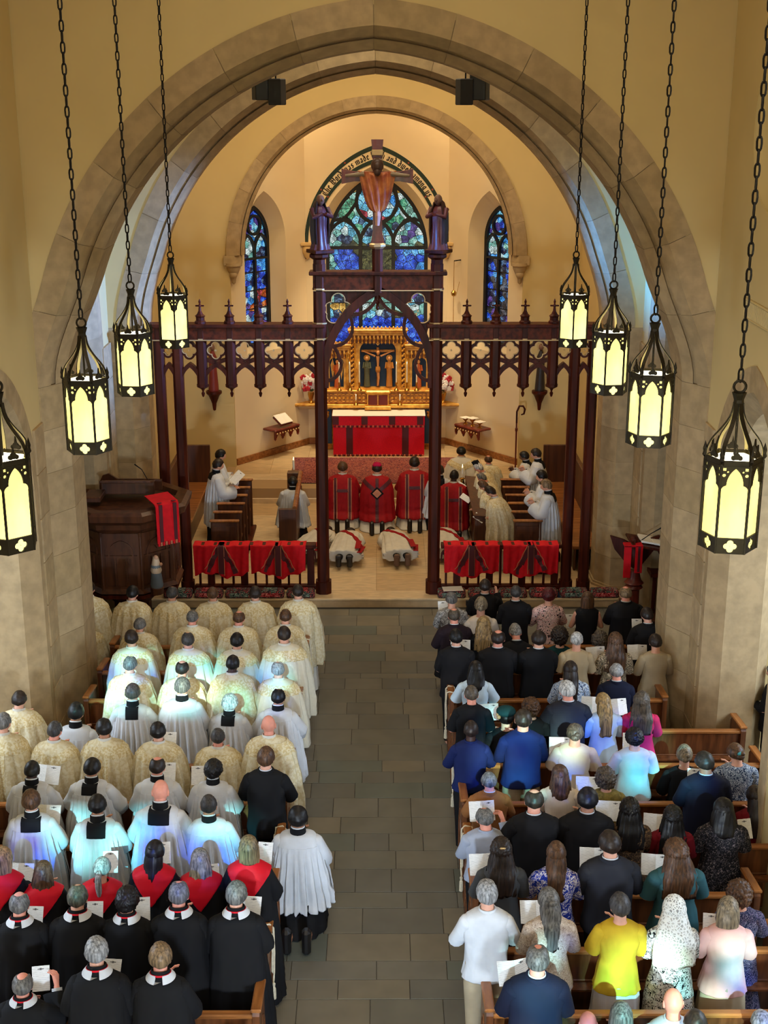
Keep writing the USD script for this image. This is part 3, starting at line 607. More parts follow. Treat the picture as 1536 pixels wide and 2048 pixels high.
# statues of the two mourners
def statue(name, label, loc, rzv, robe, cloak, h=.85, hood=True):
    t = thing(name, label, 'statue', loc, rzv)
    th = np.arange(40)*2*PI/40; rows = []
    for f in np.linspace(0, 1, 16):
        z = f*h*.8; rx = np.interp(f, (0, .1, .5, .75, .92, 1), (.165, .14, .115, .13, .1, .05)); ry = rx*.85
        fo = 1+.09*np.sin(9*th+f*2)*(1-f*.6); rows.append(np.stack([rx*np.cos(th)*fo, ry*np.sin(th)*fo, np.full(40, z)], 1))
    obj('robe', T(np.array(rows).reshape(-1, 3), grid_faces(16, 40)), robe, t, smooth=60)
    rows = []
    for f in np.linspace(0, 1, 14):
        z = .1*h+f*h*.82; rx = np.interp(f, (0, .3, .7, .86, .95, 1), (.13, .15, .145, .095, .08, .03)); sp = np.linspace(-.25*PI, 1.25*PI, 30)
        a = np.concatenate([sp, sp[::-1]]); k = np.concatenate([np.full(30, 1.06), np.full(30, .92)]); fo = 1+.05*np.sin(7*a+f)
        rows.append(np.stack([rx*np.cos(a)*k*fo, -rx*.9*np.sin(a)*-k*fo, np.full(60, z)], 1))
    obj('cloak', T(np.array(rows).reshape(-1, 3), grid_faces(14, 60)), cloak, t, smooth=60)
    obj('head', cat(ball(.07, (0, -.03, h*.9), 2, (.9, 1, 1.25)), ball(.02, (0, -.1, h*.9), 1)), statue_face, t, smooth=60)
    for s in (-1, 1): obj('arm', tube([(s*.13, 0, h*.74), (s*.15, -.1, h*.6), (s*.03, -.16, h*.66)], [.045, .04, .025], 8), robe, t, smooth=60)
    obj('plinth', bev(-.17, .17, -.17, .17, -.06, 0), dark_wood, t)
statue('statue', 'dark robed statue of a woman on the left post of the screen', (-.88, YS, 5.98), .5, mat('statue_maroon', (84, 44, 50), .4), mat('statue_blue', (42, 36, 46), .4))
statue('statue', 'reddish robed statue on the right post of the screen', (1.0, YS, 5.98), -.5, mat('statue_red', (110, 56, 52), .4), mat('statue_brown', (66, 40, 34), .4))
# altar rail between the screen posts
for sg, xs, side in ((-1, (-3.1, -1.02), 'left'), (1, (1.1, 3.14), 'right')):
    t = thing('altar_rail', 'dark wooden altar rail on the %s side of the screen' % side, 'rail', (0, YS, 0))
    a, b = xs
    obj('top_rail', bev(a, b, -.09, .09, .98, 1.05), dark_wood, t); obj('bottom_rail', bev(a, b, -.06, .06, SZ+.06, SZ+.14), dark_wood, t)
    n = 11
    for k in range(n):
        x = a+(b-a)*(k+.5)/n; w_ = .06 if k % 3 == 1 else .018
        obj('baluster', bev(x-w_, x+w_, -.035, .035, SZ+.13, .99, .006), dark_wood, t)
    for k in range(5):
        cx = a+(b-a)*(k+.5)/5; h = (b-a)/10
        ap = arch_poly(h-.01, .8, .96, .6, n=8, cx=cx); obj('rail_arch', mv(ext(ap.buffer(.02).difference(ap.buffer(-.015)).intersection(sbox(cx-h, .72, cx+h, .99)), .04), 0, -.02, 0), dark_wood, t)
# ------------------------------------------------------------------ altar, reredos and furniture of the apse
red_silk = mat('red_silk', (218, 6, 38), .6, scale=40, amt=.18, spec=.3); red_cloth = mat('red_cloth', (214, 14, 28), .75, scale=14, amt=.15, spec=.25)
wine = mat('wine_band', (78, 12, 22), .6); fringe_m = mat('fringe', (190, 110, 80), .7); blue_panel = mat('blue_panel', (24, 54, 84), .6)
al = thing('altar', 'red-fronted high altar with a white linen top', 'altar', (.04, 29.46, AZ))
obj('table', bev(-1.02, 1.02, .03, .55, 0, .93), gold_dark, al)
obj('lower_frontal', bev(-1.03, 1.03, 0, .03, .03, .76, .005), red_silk, al)
obj('superfrontal', bev(-1.035, 1.035, -.015, .03, .72, .935, .005), red_silk, al)
for x in (-.66, .6): obj('band', bev(x-.075, x+.075, -.006, .01, .04, .72, .002), wine, al)
for x in (-.97, -.32, .3, .93): obj('band', bev(x-.07, x+.07, -.021, 0, .74, .93, .002), wine, al)
for i in range(40):
    x = -1.02+2.04*(i+.5)/40
    for z in (.675, .0): obj('fringe_tuft', bev(x-.017, x+.017, -.018, .0, z, z+.05, .004), fringe_m if i % 2 else wine, al)
obj('linen', bev(-1.05, 1.05, -.02, .6, .935, .955, .006), white_linen, al)
gold_shadow = mat('gold_shade', (120, 70, 22), .5, metal=.2)  # dark gold strips paint the shade behind canopy drops and foliage
rr = thing('reredos', 'gilded carved reredos with three blue niches behind the altar', 'reredos', (.02, 30.2, 0))
obj('base', bev(-1.3, 1.3, -.1, .3, AZ, 1.5), gold_dark, rr); obj('shelf', bev(-1.32, 1.32, -.2, .1, 1.5, 1.58, .01), gold, rr)
obj('gradine', bev(-1.26, 1.26, -.12, .1, 1.58, 1.86, .01), gold_dark, rr); obj('shelf', bev(-1.28, 1.28, -.16, .1, 1.86, 1.9, .008), gold, rr)
for i in range(26):
    x = -1.2+2.4*(i+.5)/26
    if abs(x) > .28: obj('gradine_boss', mv(cat(ball(.03, (0, 0, 0), 1, (1, .6, 1)), bev(-.03, .03, -.01, .01, -.09, -.07, .004), bev(-.03, .03, -.01, .01, .07, .09, .004)), x, -.13, 1.72), gold, rr)
def niche_panel(x0, x1, z0, z1, nx0, nx1, nz, napex):
    h = (nx1-nx0)/2; cx = (nx0+nx1)/2
    hole = arch_poly(h, nz, napex, z0+.04, n=10, cx=cx)
    obj('panel', mv(ext(sbox(x0, z0, x1, z1).difference(hole), .14), 0, -.02, 0), gold, rr)
    obj('niche', bx(nx0-.02, nx1+.02, .1, .13, z0, napex+.02), blue_panel, rr)
niche_panel(-.6, .6, 1.9, 3.2, -.41, .41, 2.78, 2.9)
for s in (-1, 1): niche_panel(min(s*.62, s*1.22), max(s*.62, s*1.22), 1.9, 2.86, min(s*.78, s*1.1), max(s*.78, s*1.1), 2.5, 2.64)
for x0, x1, z in ((-.66, .66, 3.2), (-1.28, -.62, 2.86), (.62, 1.28, 2.86)):
    obj('cornice', cat(bev(x0, x1, -.12, .14, z, z+.05, .01), bev(x0+.02, x1-.02, -.08, .14, z-.06, z, .01), bev(x0-.02, x1+.02, -.15, .14, z+.05, z+.09, .01)), gold, rr)
    obj('canopy_shade', bev(x0+.03, x1-.03, -.045, 0, z-.24, z-.05, .004), gold_shadow, rr); n = int((x1-x0)/.085)
    for i in range(n): obj('cresting', mv(lathe([(0, 0), (.018, .01), (.012, .03), (.022, .05), (0, .075)], 6), x0+(x1-x0)*(i+.5)/n, -.1, z+.09), gold, rr)
    for i in range(n):
        x = x0+(x1-x0)*(i+.5)/n
        obj('canopy_drop', mv(cat(lathe([(0, -.2), (.022, -.16), (.008, -.12), (.03, -.06), (.022, 0)], 6), ball(.018, (.02, -.01, -.07), 1)), x, -.08, z-.06), gold, rr)
for x in (-.52, -.63, .52, .63, -1.2, 1.2, -.7, .7):
    top = 3.1 if abs(x) < .65 else 2.75
    obj('colonnette', mv(lathe([(.03, 0), (.022, .04), (.02, top-1.98), (.03, top-1.95), (.01, top-1.9)], 8), x, -.05, 1.92), gold, rr)
for s in (-1, 1):
    obj('foliage_shade', bev(min(s*.53, s*.62), max(s*.53, s*.62), -.035, 0, 1.95, 2.98, .004), gold_shadow, rr)
    for k in range(9): obj('foliage', mv(cat(ball(.035, (0, 0, 0), 1, (1, .4, .8)), ball(.02, (.02, -.015, .03), 1), ball(.02, (-.02, -.015, -.02), 1)), s*.575, -.055, 2.0+k*.115), gold, rr)
    for k in range(6): obj('foliage', mv(ball(.03, (0, 0, 0), 1, (1, .4, .8)), s*1.15, -.04, 2.0+k*.12), gold, rr)
obj('side_panel', bx(-1.3, -1.06, -.14, -.1, AZ+.15, 1.45), blue_panel, rr); obj('side_panel', bx(1.0, 1.3, -.14, -.1, AZ+.15, 1.45), blue_panel, rr)
for s in (-1, 1): obj('lion_boss', mv(cat(ball(.085, (0, 0, 0), 2, (1, .6, 1)), ball(.04, (0, -.06, -.02), 1), ball(.03, (.06, 0, .07), 1), ball(.03, (-.06, 0, .07), 1)), s*1.2, -.15, 1.32), gold_dark, rr, smooth=50)
flesh_gold = mat('gilded_flesh', (214, 150, 92), .45); robe_or = mat('robe_orange', (196, 96, 40), .5); robe_gr = mat('robe_greenish', (88, 92, 70), .5); robe_go = mat('robe_gold', (190, 124, 50), .45)
def figure(name, x, z0, h, robe, halo=True, wings=False):
    t = obj(name, None or cat(
        T(np.array([np.stack([np.interp(f, (0, .5, .8, 1), (.1, .085, .1, .035))*h*np.cos(a)*(1+.08*np.sin(7*a)*(1-f)), np.interp(f, (0, .5, .8, 1), (.08, .07, .07, .03))*h*np.sin(a), np.full(28, z0+f*h*.84)], 1) for f in np.linspace(0, 1, 10) for a in [np.arange(28)*2*PI/28]]).reshape(-1, 3), grid_faces(10, 28)),
        tube([(.09*h, 0, z0+h*.78), (.12*h, -.06*h, z0+h*.6), (.01, -.1*h, z0+h*.62)], [.03*h, .028*h, .018*h], 6), tube([(-.09*h, 0, z0+h*.78), (-.12*h, -.06*h, z0+h*.6), (-.01, -.1*h, z0+h*.64)], [.03*h, .028*h, .018*h], 6)).apply_translation((x, .0, 0)), robe, rr, smooth=60)
    obj('head', ball(.062*h, (x, -.02, z0+h*.9), 2, (.85, 1, 1.15)), flesh_gold, rr, smooth=60)
    if halo: obj('halo', mv(rot(lathe([(.06*h, 0), (.1*h, 0), (.1*h, .01), (.06*h, .01)], 20), PI/2, (1, 0, 0)), x, .03, z0+h*.91), gold, rr)
figure('mourner', -.25, 1.96, .72, robe_gr); figure('mourner', .26, 1.96, .72, robe_go); figure('saint', -.93, 1.94, .66, robe_or, False); figure('saint', .93, 1.94, .66, robe_or, False)
for s in (-1, 1): obj('wing', mv(ext(Polygon([(s*.1, 2.1), (s*.15, 2.45), (s*.1, 2.6), (s*.05, 2.4)]), .02), -.93, .03, 0), gold, rr)
body = cat(tube([(0, -.02, 2.0), (.015, -.04, 2.16), (0, -.02, 2.34)], [.022, .028, .04], 8), tube([(0, -.02, 2.34), (0, -.03, 2.48), (0, -.01, 2.66)], [.045, .042, .075], 10, .6), ball(.045, (.005, -.04, 2.75), 2, (.9, 1, 1.2)),
           *[tube([(s*.06, -.01, 2.66), (s*.2, 0, 2.72), (s*.35, 0, 2.78)], [.026, .018, .012], 7) for s in (-1, 1)])
obj('crucified_figure', body, flesh_gold, rr, smooth=60); obj('loincloth', mv(lathe([(.05, 0), (.06, .05), (.05, .12)], 12), 0, -.02, 2.3), robe_go, rr)
obj('crucifix', cat(bev(-.03, .03, .03, .06, 1.95, 2.86), bev(-.38, .38, .03, .06, 2.74, 2.8)), gold_dark, rr)
tab = thing('tabernacle', 'gilded tabernacle with two small doors on the altar', 'tabernacle', (.02, 30.0, 1.5))
obj('box', bev(-.25, .25, -.05, .15, 0, .34), gold, tab); obj('lid', bev(-.29, .29, -.1, .17, .34, .42, .03), gold, tab); obj('plinth', bev(-.3, .3, -.12, .15, -.02, .06), gold, tab)
door_m = mat('tabernacle_door', (120, 44, 30), .3, metal=.3)
for s in (-1, 1): obj('door', bev(min(s*.015, s*.22), max(s*.015, s*.22), -.065, -.045, .08, .31), door_m, tab)
for i, (x, big) in enumerate(((-.86, 1), (-.62, 1), (-.4, 1), (.44, 1), (.68, 1), (.9, 1), (.52, 0), (-.48, 0))):
    t = thing('candlestick', '%s gilt candlestick with white candle, %s on the reredos shelf' % ('tall' if big else 'short', ('outermost left', 'second from left', 'left of the crucifix', 'right of the crucifix', 'second from right', 'outermost right', 'beside the tabernacle right', 'beside the tabernacle left')[i]), 'candlestick', (x, 30.05 if big else 29.95, 1.9 if big else 1.58), group='altar candlesticks')
    z = .18 if big else .1
    obj('stick', lathe([(.06, 0), (.05, .02), (.015, .05), (.025, .09), (.012, .12), (.03, z), (.01, z+.01)], 10), brass, t, smooth=40); obj('candle', lathe([(.016, z), (.016, z+(.42 if big else .1)), (0, z+(.43 if big else .11))], 8), candle_wax, t); obj('flame', lathe([(0, z+(.43 if big else .11)), (.008, z+(.45 if big else .13)), (0, z+(.49 if big else .16))], 6), flame, t)
petal_r = mat('flower_red', (176, 24, 40), .6); petal_w = mat('flower_white', (236, 228, 220), .6); leafm = mat('leaf_green', (50, 74, 40), .6)
for sg, side in ((-1, 'left'), (1, 'right')):
    sh = thing('side_shelf', 'gilded wall shelf on the %s of the reredos' % side, 'shelf', (sg*1.62, 30.45, 1.48))
    obj('board', bev(-.3, .3, -.2, .12, 0, .06), gold, sh); obj('bracket', bev(-.25, .25, -.12, .12, -.08, 0, .02), edge_gilt, sh)
    v = thing('flower_vase', 'brass vase of red and white flowers on the %s shelf' % side, 'vase of flowers', (sg*1.52, 30.34, 1.54))
    obj('vase', lathe([(.05, 0), (.06, .02), (.03, .06), (.055, .14), (.075, .22), (.07, .26)], 14), brass, v, smooth=40)
    r = random.Random(3+sg)
    for k in range(46):
        a, e = r.uniform(0, 2*PI), r.uniform(.05, 1); rr_ = .2*math.sqrt(r.random()); x, y, z = rr_*math.cos(a), rr_*math.sin(a)*.8, .32+e*.36*(1-rr_)
        fl_ = cat([rot(mv(ball(.04, (0, 0, 0), 1, (.8, .4, 1.1)), 0, 0, .024), b*2*PI/5, (0, 1, 0)) for b in range(5)])
        obj('flower', mv(rot(fl_, r.uniform(-.6, .6), (0, 0, 1)), x, y-.04, z), (petal_r, petal_w, petal_w, petal_r)[k % 4], v)
    for k in range(16):
        a = r.uniform(0, 2*PI); obj('leaf', mv(rot(ball(.06, (0, 0, .08), 1, (.35, .12, 1)), r.uniform(-.9, .9), (math.cos(a), math.sin(a), 0)), 0, 0, .26), leafm, v)
    # carved credence bracket on the canted wall with a book or vessels
    Pw = np.array(A0 if sg < 0 else (-A0[0], A0[1])); dw = np.array((B0[0]-A0[0], B0[1]-A0[1]))/LEN; dw = dw*np.array((1 if sg < 0 else -1, 1)); nrm = np.array((dw[1], -dw[0])) if sg < 0 else np.array((-dw[1], dw[0]))
    p = Pw+dw*1.25+nrm*.22; an = math.atan2(dw[1], dw[0]) if sg < 0 else math.atan2(-dw[1], -dw[0])
    c = thing('credence_shelf', 'carved brown bracket shelf on the %s canted apse wall' % side, 'shelf', (p[0], p[1], 1.0), an)
    obj('top', bev(-.42, .42, -.2, .2, .14, .19, .02), red_wood, c)
    obj('apron', mv(ext(sbox(-.4, 0, .4, .15).difference(unary_union([Point(x, -.02).buffer(.1) for x in (-.26, 0, .26)])), .05), 0, -.18, 0), red_wood, c)
    for x in (-.38, -.13, .13, .38): obj('drop', mv(lathe([(0, -.09), (.03, -.05), (.02, 0), (.035, .03)], 8), x, -.15, .02), red_wood, c)
    for k in range(9): obj('carving', ball(.022, (-.36+k*.09, -.2, .1), 1), edge_gilt, c)
    if sg < 0:
        b = thing('missal_stand', 'open missal on a wooden stand on the left bracket', 'book', (p[0], p[1], 1.19), an)
        obj('stand', rot(bev(-.2, .2, -.15, .15, .02, .06), .6, (1, 0, 0), (0, -.1, 0)).apply_translation((0, 0, .05)), red_wood, b)
        for s in (-1, 1): obj('page', rot(bev(min(0, s*.2), max(0, s*.2), -.14, .16, .075, .095), .6, (1, 0, 0), (0, -.1, 0)).apply_translation((0, 0, .05)), white_linen, b)
    else:
        for k, (x, h) in enumerate(((-.24, .14), (0, .17), (.24, .13))):
            b = thing('covered_vessel', ('gilt covered vessel on the right bracket, nearest the altar', 'middle gilt vessel with white pall on the right bracket', 'gilt covered vessel on the right bracket, nearest the nave')[k], 'vessel', (p[0]+math.cos(an)*x, p[1]+math.sin(an)*x, 1.19), an)
            obj('cup', lathe([(.06, 0), (.05, .01), (.015, .04), (.02, .07), (.07, h-.02), (.07, h)], 12), brass, b, smooth=40); obj('pall', bev(-.1, .1, -.1, .1, h, h+.015, .004), white_linen, b)
    # dark bracket with a slender statue on the wall beside the third arch
    st = thing('wall_bracket_statue', 'slender carved figure on a dark bracket on the %s wall' % side, 'statue', (sg*3.52, Y3-.1, 2.2))
    obj('bracket', lathe([(0, -.42), (.03, -.4), (.05, -.25), (.12, -.08), (.17, -.03), (.17, .02)], 12), dark_wood, st, smooth=40)
    obj('robe', lathe([(.1, .02), (.11, .06), (.08, .5), (.09, .75), (.03, .9)], 14), mat('bracket_robe_%s' % side, (120, 40, 34) if sg < 0 else (36, 30, 30), .5), st, smooth=40)
    obj('head', ball(.06, (0, -.01, .97), 2, (.9, 1, 1.2)), statue_face, st, smooth=60); obj('halo', mv(rot(lathe([(.05, 0), (.09, 0), (.09, .01), (.05, .01)], 16), PI/2, (1, 0, 0)), 0, .05, .98), edge_gilt, st)
# carpet
def pattern_mat(name, base, cols, scale, rough=.9, thr=.35, stretch=(1, 1, 1), feature='f1'):
    n = {'t': ('texture_coordinate', {}), 'm': ('mapping', {'scale': tuple(scale*s for s in stretch)}), 'v': ('voronoi_texture', {'scale': 1.0, 'randomness': .9}), 'z': ('noise_texture', {'scale': 2.2, 'detail': 3, 'distortion': 1.2}),
         'r': ('rgb_ramp', {'interpolate': False, 'ramp': [(0, lin(cols[0])), (.4, lin(base)), (.47, lin(cols[1 % len(cols)])), (.52, lin(base)), (.6, lin(cols[2 % len(cols)])), (.66, lin(base))]}),
         'p': ('principled_bsdf', {'roughness': rough, 'specular_ior_level': .2})}
    return usdkit.material(stage, '/World/Looks/' + name, n, [('t.object', 'm.vector'), ('m.vector', 'z.vector'), ('z.fac', 'r.fac'), ('r.color', 'p.base_color')], 'p.BSDF')
carpet_m = pattern_mat('carpet_pattern', (128, 58, 52), ((84, 40, 40), (160, 104, 82), (66, 44, 54)), 7); carpet_b = pattern_mat('carpet_border', (120, 52, 56), ((70, 32, 44), (176, 120, 96), (60, 40, 60)), 12)
cp = thing('carpet', 'red patterned oriental carpet before the altar', 'carpet', (.02, 28.3, AZ))
obj('field', bev(-1.62, 1.62, -.78, .78, 0, .012, .004), carpet_m, cp)
obj('border', cat(bev(-1.88, -1.62, -1.04, 1.04, 0, .011, .004), bev(1.62, 1.88, -1.04, 1.04, 0, .011, .004), bev(-1.62, 1.62, -1.04, -.78, 0, .011, .004), bev(-1.62, 1.62, .78, 1.04, 0, .011, .004)), carpet_b, cp)
# crozier held by a server
cz = thing('crozier', 'dark tall crozier with a hooked top by the right apse wall', 'staff', (3.0, 28.1, AZ))
obj('staff', lathe([(.016, 0), (.018, .9), (.03, .93), (.03, .98), (.018, 1.0), (.018, 1.1)], 8), red_wood, cz)
obj('crook', tube([(0, 0, 1.1), (.0, 0, 1.35), (.05, 0, 1.47), (.13, 0, 1.47), (.17, 0, 1.4), (.15, 0, 1.3), (.09, 0, 1.28)], [.02, .02, .022, .022, .022, .02, .014], 8), dark_wood, cz, smooth=60)
# hanging sanctuary lamp gear on the back wall
lp = thing('sanctuary_lamp', 'brass hanging lamp on a wall arm to the right of the window', 'lamp', (1.72, 30.3, 4.1))
obj('wall_arm', tube([(.28, .1, .7), (.22, 0, .72), (0, -.1, .7)], .012, 6), iron, lp); obj('chain', cat(tube([(0, -.1, .7), (0, -.1, .05)], .006, 5), tube([(.25, .08, .68), (.05, -.06, -.1)], .004, 5)), brass, lp)
obj('bowl', mv(lathe([(0, -.1), (.05, -.06), (.06, 0), (.03, .04), (.0, .06)], 12), 0, -.1, 0), brass, lp, smooth=40); obj('tassel_chain', tube([(0, -.1, -.1), (0, -.1, -.9)], .006, 5), brass, lp)

# ------------------------------------------------------------------ kneeler cushions, vestments on the rail
cush_m = pattern_mat('needlepoint', (34, 34, 38), ((70, 44, 44), (190, 96, 92), (110, 150, 128)), 9); cush_r = pattern_mat('needlepoint_red', (170, 36, 46), ((110, 20, 30), (230, 150, 140), (80, 44, 44)), 9); cush_g = pattern_mat('needlepoint_green', (70, 88, 84), ((40, 50, 54), (170, 190, 170), (150, 90, 90)), 9)
for sg in (-1, 1):
    for k in range(5 if sg < 0 else 7):
        x = sg*(1.28+k*.52); side = 'left' if sg < 0 else 'right'
        t = thing('kneeler_cushion', 'floral needlepoint kneeler cushion, number %s from the aisle on the %s' % (('one', 'two', 'three', 'four', 'five', 'six', 'seven')[k], side), 'cushion', (x, 21.42, SZ), group='needlepoint kneelers along the rail')
        obj('pad', bev(-.238, .238, -.12, .1, 0, .13, .025), cush_m, t); obj('motif', bev(-.12, .12, -.1, .07, .122, .138, .005), (cush_r, cush_g, cush_m)[k % 3], t); obj('side_motif', bev(-.16, .16, -.126, -.115, .03, .1, .004), (cush_g, cush_r)[k % 2], t)
    t = None
gold_trim = mat('gold_trim', (190, 120, 80), .5)
for k, x in enumerate((-2.62, -1.66, 1.62, 2.62)):
    t = thing('folded_vestment', 'folded red vestment with dark Y-band draped on the rail, %s' % ('far left', 'second from left', 'right of the gate', 'far right')[k], 'vestment', (x, YS, 0), group='red vestments on the rail')
    r = np.random.default_rng(k); nu, nv_ = 41, 22; U, V = np.meshgrid(np.linspace(-1, 1, nu), np.linspace(0, 1, nv_))
    hem = .5+.035*np.sin(U*4+k)+.02*np.sin(U*11)+.05*(1-np.abs(U))
    s = V*(hem+.3); zt = np.where(s < .3, 1.06, 1.06-(s-.3)); yt = np.where(s < .3, .13-s*.9, -.135-.0*s) - .02*np.sin(U*9+k)*V - .015*np.sin(U*23+V*3)*V
    zt = zt-.012*np.sin(U*7+k*2)**2*(s < .3)
    X = U*.475*(1-.03*V); g0 = np.stack([X, yt, zt], -1).reshape(-1, 3); g1 = g0+np.array([0, .012, -.012])
    def gridq(nu, nv): i, j = np.meshgrid(np.arange(nv-1), np.arange(nu-1), indexing='ij'); a = (i*nu+j).ravel(); return np.vstack([np.stack([a, a+1, a+nu+1], 1), np.stack([a, a+nu+1, a+nu], 1)])
    F = gridq(nu, nv_); obj('cloth', T(np.vstack([g0, g1]), np.vstack([F, F[:, ::-1]+len(g0)])), red_cloth, t, smooth=60)
    def on(u, v): i = np.clip((v*(nv_-1)), 0, nv_-1); j = np.clip((u+1)/2*(nu-1), 0, nu-1); return np.array([np.interp(j, np.arange(nu), X[int(i)]), np.interp(j, np.arange(nu), yt[int(i)])-.008, np.interp(j, np.arange(nu), zt[int(i)])])
    def strip(P, w, mt, nm):
        P = np.array(P); d = np.gradient(P, axis=0); nx = np.stack([-d[:, 2], 0*d[:, 0], d[:, 0]], 1); nx[np.abs(d[:, 0]).max() < .01] = (1, 0, 0); ln = np.linalg.norm(nx, axis=1, keepdims=True); nx = np.where(ln > 1e-6, nx/np.maximum(ln, 1e-6), [1, 0, 0])
        a, b = P-nx*w/2, P+nx*w/2; n = len(P); rows = np.stack([a, b, b+(0, .01, 0), a+(0, .01, 0)], 1); obj(nm, T(rows.reshape(-1, 3), grid_faces(n, 4)), mt, t)
    V0 = np.linspace(.1, .97, 12)
    strip([on(.0, v)+(0, -.004, 0) for v in V0], .09, wine, 'band')
    for s_ in (-1, 1):
        strip([on(s_*(.02+.5*max(0, v-.38)/.6), v) for v in np.linspace(.38, .97, 10)], .08, wine, 'band')
        strip([on(s_*(.14+.5*max(0, v-.38)/.6), v)+(0, -.002, 0) for v in np.linspace(.38, .95, 10)], .012, gold_trim, 'trim')
        strip([on(s_*.105, v)+(0, -.005, 0) for v in V0], .012, gold_trim, 'trim')

ps = thing('paper_sheet', 'white paper sheet lying on the kneeler cushion right of the gateway', 'paper', (1.3, 21.4, SZ+.14)); obj('sheet', rz(bev(-.17, .17, -.11, .11, 0, .004, .001), .1), white_linen, ps)
rg_ = thing('floor_mat', 'dark blue mat on the step at the foot of the right pier', 'mat', (3.5, 21.45, SZ)); obj('mat', bev(-.42, .42, -.12, .22, 0, .012, .003), blue_panel, rg_)
# ------------------------------------------------------------------ pulpit
pl = thing('pulpit', 'large dark octagonal carved wooden pulpit left of the screen', 'pulpit', (-3.92, 20.3, 0))
R8 = .86; a8 = PI/8
def oct_ring(prof, m, name): obj(name, lathe(prof, 8, a8), m, pl)
oct_ring([(.3, 0), (.3, .55), (.5, .75), (R8*.98, .84), (R8*.98, .9)], dark_wood, 'stem')
oct_ring([(R8*.9, .9), (R8*.9, 1.98)], panel_wood, 'body'); oct_ring([(R8*.92, .9), (R8*1.0, .93), (R8*.93, 1.0)], panel_wood, 'base_molding')
oct_ring([(R8*.92, 1.9), (R8*1.02, 1.98), (R8*1.04, 2.06), (R8*1.2, 2.14), (R8*1.22, 2.24), (R8*1.14, 2.28), (R8*.95, 2.28), (R8*.92, 2.2)], panel_wood, 'rim')
for k in range(8):
    a = k*PI/4; ap = R8*.9*math.cos(a8)
    fr = sbox(-.3, .98, .3, 1.9).difference(unary_union([sbox(-.25+i*.17, 1.04, -.25+i*.17+.14, 1.5) for i in range(3)] + [arch_poly(.25, 1.55, 1.84, 1.54, n=10).difference(arch_poly(.2, 1.55, 1.78, 1.5, n=10)), arch_poly(.09, 1.55, 1.68, 1.54, n=6, cx=-.08), arch_poly(.09, 1.55, 1.68, 1.54, n=6, cx=.08)]))
    obj('carved_panel', rz(mv(ext(fr, .03), 0, -ap-.028, 0), a), panel_wood, pl)
    obj('corner_post', mv(lathe([(.035, .93), (.025, 1.0), (.025, 1.85), (.04, 1.92)], 8), R8*.92*math.cos(a+a8), R8*.92*math.sin(a+a8), 0), panel_wood, pl)
obj('book_rest', cat(bev(-.42, .42, .1, .16, 2.28, 2.5), rot(bev(-.4, .4, -.1, .4, 2.47, 2.51), -.25, (1, 0, 0), (0, .1, 2.5)), bev(-.62, -.35, -.35, .12, 2.28, 2.36), mv(ball(.06, (0, 0, 0), 2), -.7, -.1, 2.38)), panel_wood, pl)
obj('crest', mv(ext(Polygon([(-.5, 2.28), (.5, 2.28), (.5, 2.45), (.3, 2.46), (-.2, 2.46), (-.34, 2.55), (-.44, 2.52), (-.5, 2.4)]), .05), 0, .35, 0), panel_wood, pl)
obj('microphone', tube([(.3, .2, 2.5), (.22, .2, 2.66), (.12, .15, 2.76)], [.007, .007, .012], 6), iron, pl)
stt = thing('pulpit_statuette', 'small painted mother and child figure on the pulpit front', 'statue', (-3.92+.34+.2, 20.3-.80, 1.05), .5)
obj('plinth', lathe([(.1, -.1), (.11, 0), (.09, .01)], 10), panel_wood, stt)
obj('robe', lathe([(.09, 0), (.1, .05), (.075, .25), (.08, .36), (.03, .42)], 16), mat('statuette_blue', (94, 104, 110), .5), stt, smooth=50); obj('mantle', lathe([(.06, .2), (.09, .28), (.06, .42), (.04, .5)], 14), mat('statuette_cream', (200, 176, 146), .5), stt, smooth=50)
obj('head', cat(ball(.04, (0, -.01, .48), 2, (.9, 1, 1.2)), ball(.03, (.06, -.05, .38), 1)), mat('statuette_face', (196, 150, 120), .5), stt, smooth=50)
pc_ = thing('pulpit_fall', 'red fringed cloth with two dark bands hanging from the pulpit', 'cloth', (-3.92+.62, 20.3-.52, 0), PI/8+.25)
nu, nv_ = 13, 16; U, V = np.meshgrid(np.linspace(-1, 1, nu), np.linspace(0, 1, nv_)); s = V*.95
yt = np.where(s < .35, .15-s, -.2-.02*np.sin(U*5)*V); zt = np.where(s < .35, 2.44-.2*s, 2.37-(s-.35)*1.02)
g0 = np.stack([U*.2, yt, zt], -1).reshape(-1, 3); F = gridq(nu, nv_); obj('cloth', T(np.vstack([g0, g0+(0, .012, -.008)]), np.vstack([F, F[:, ::-1]+len(g0)])), red_cloth, pc_, smooth=60)
for x in (-.12, .12): obj('band', cat(bev(x-.03, x+.03, -.215, -.2, 1.77, 2.36, .002), rot(bev(x-.03, x+.03, -.2, .12, 2.385, 2.395, .002), -.2, (1, 0, 0), (0, -.2, 2.39))), wine, pc_)
for i in range(9): obj('fringe_tuft', bev(-.19+i*.043, -.16+i*.043, -.22, -.19, 1.71, 1.77, .004), fringe_m if i % 2 else red_cloth, pc_)
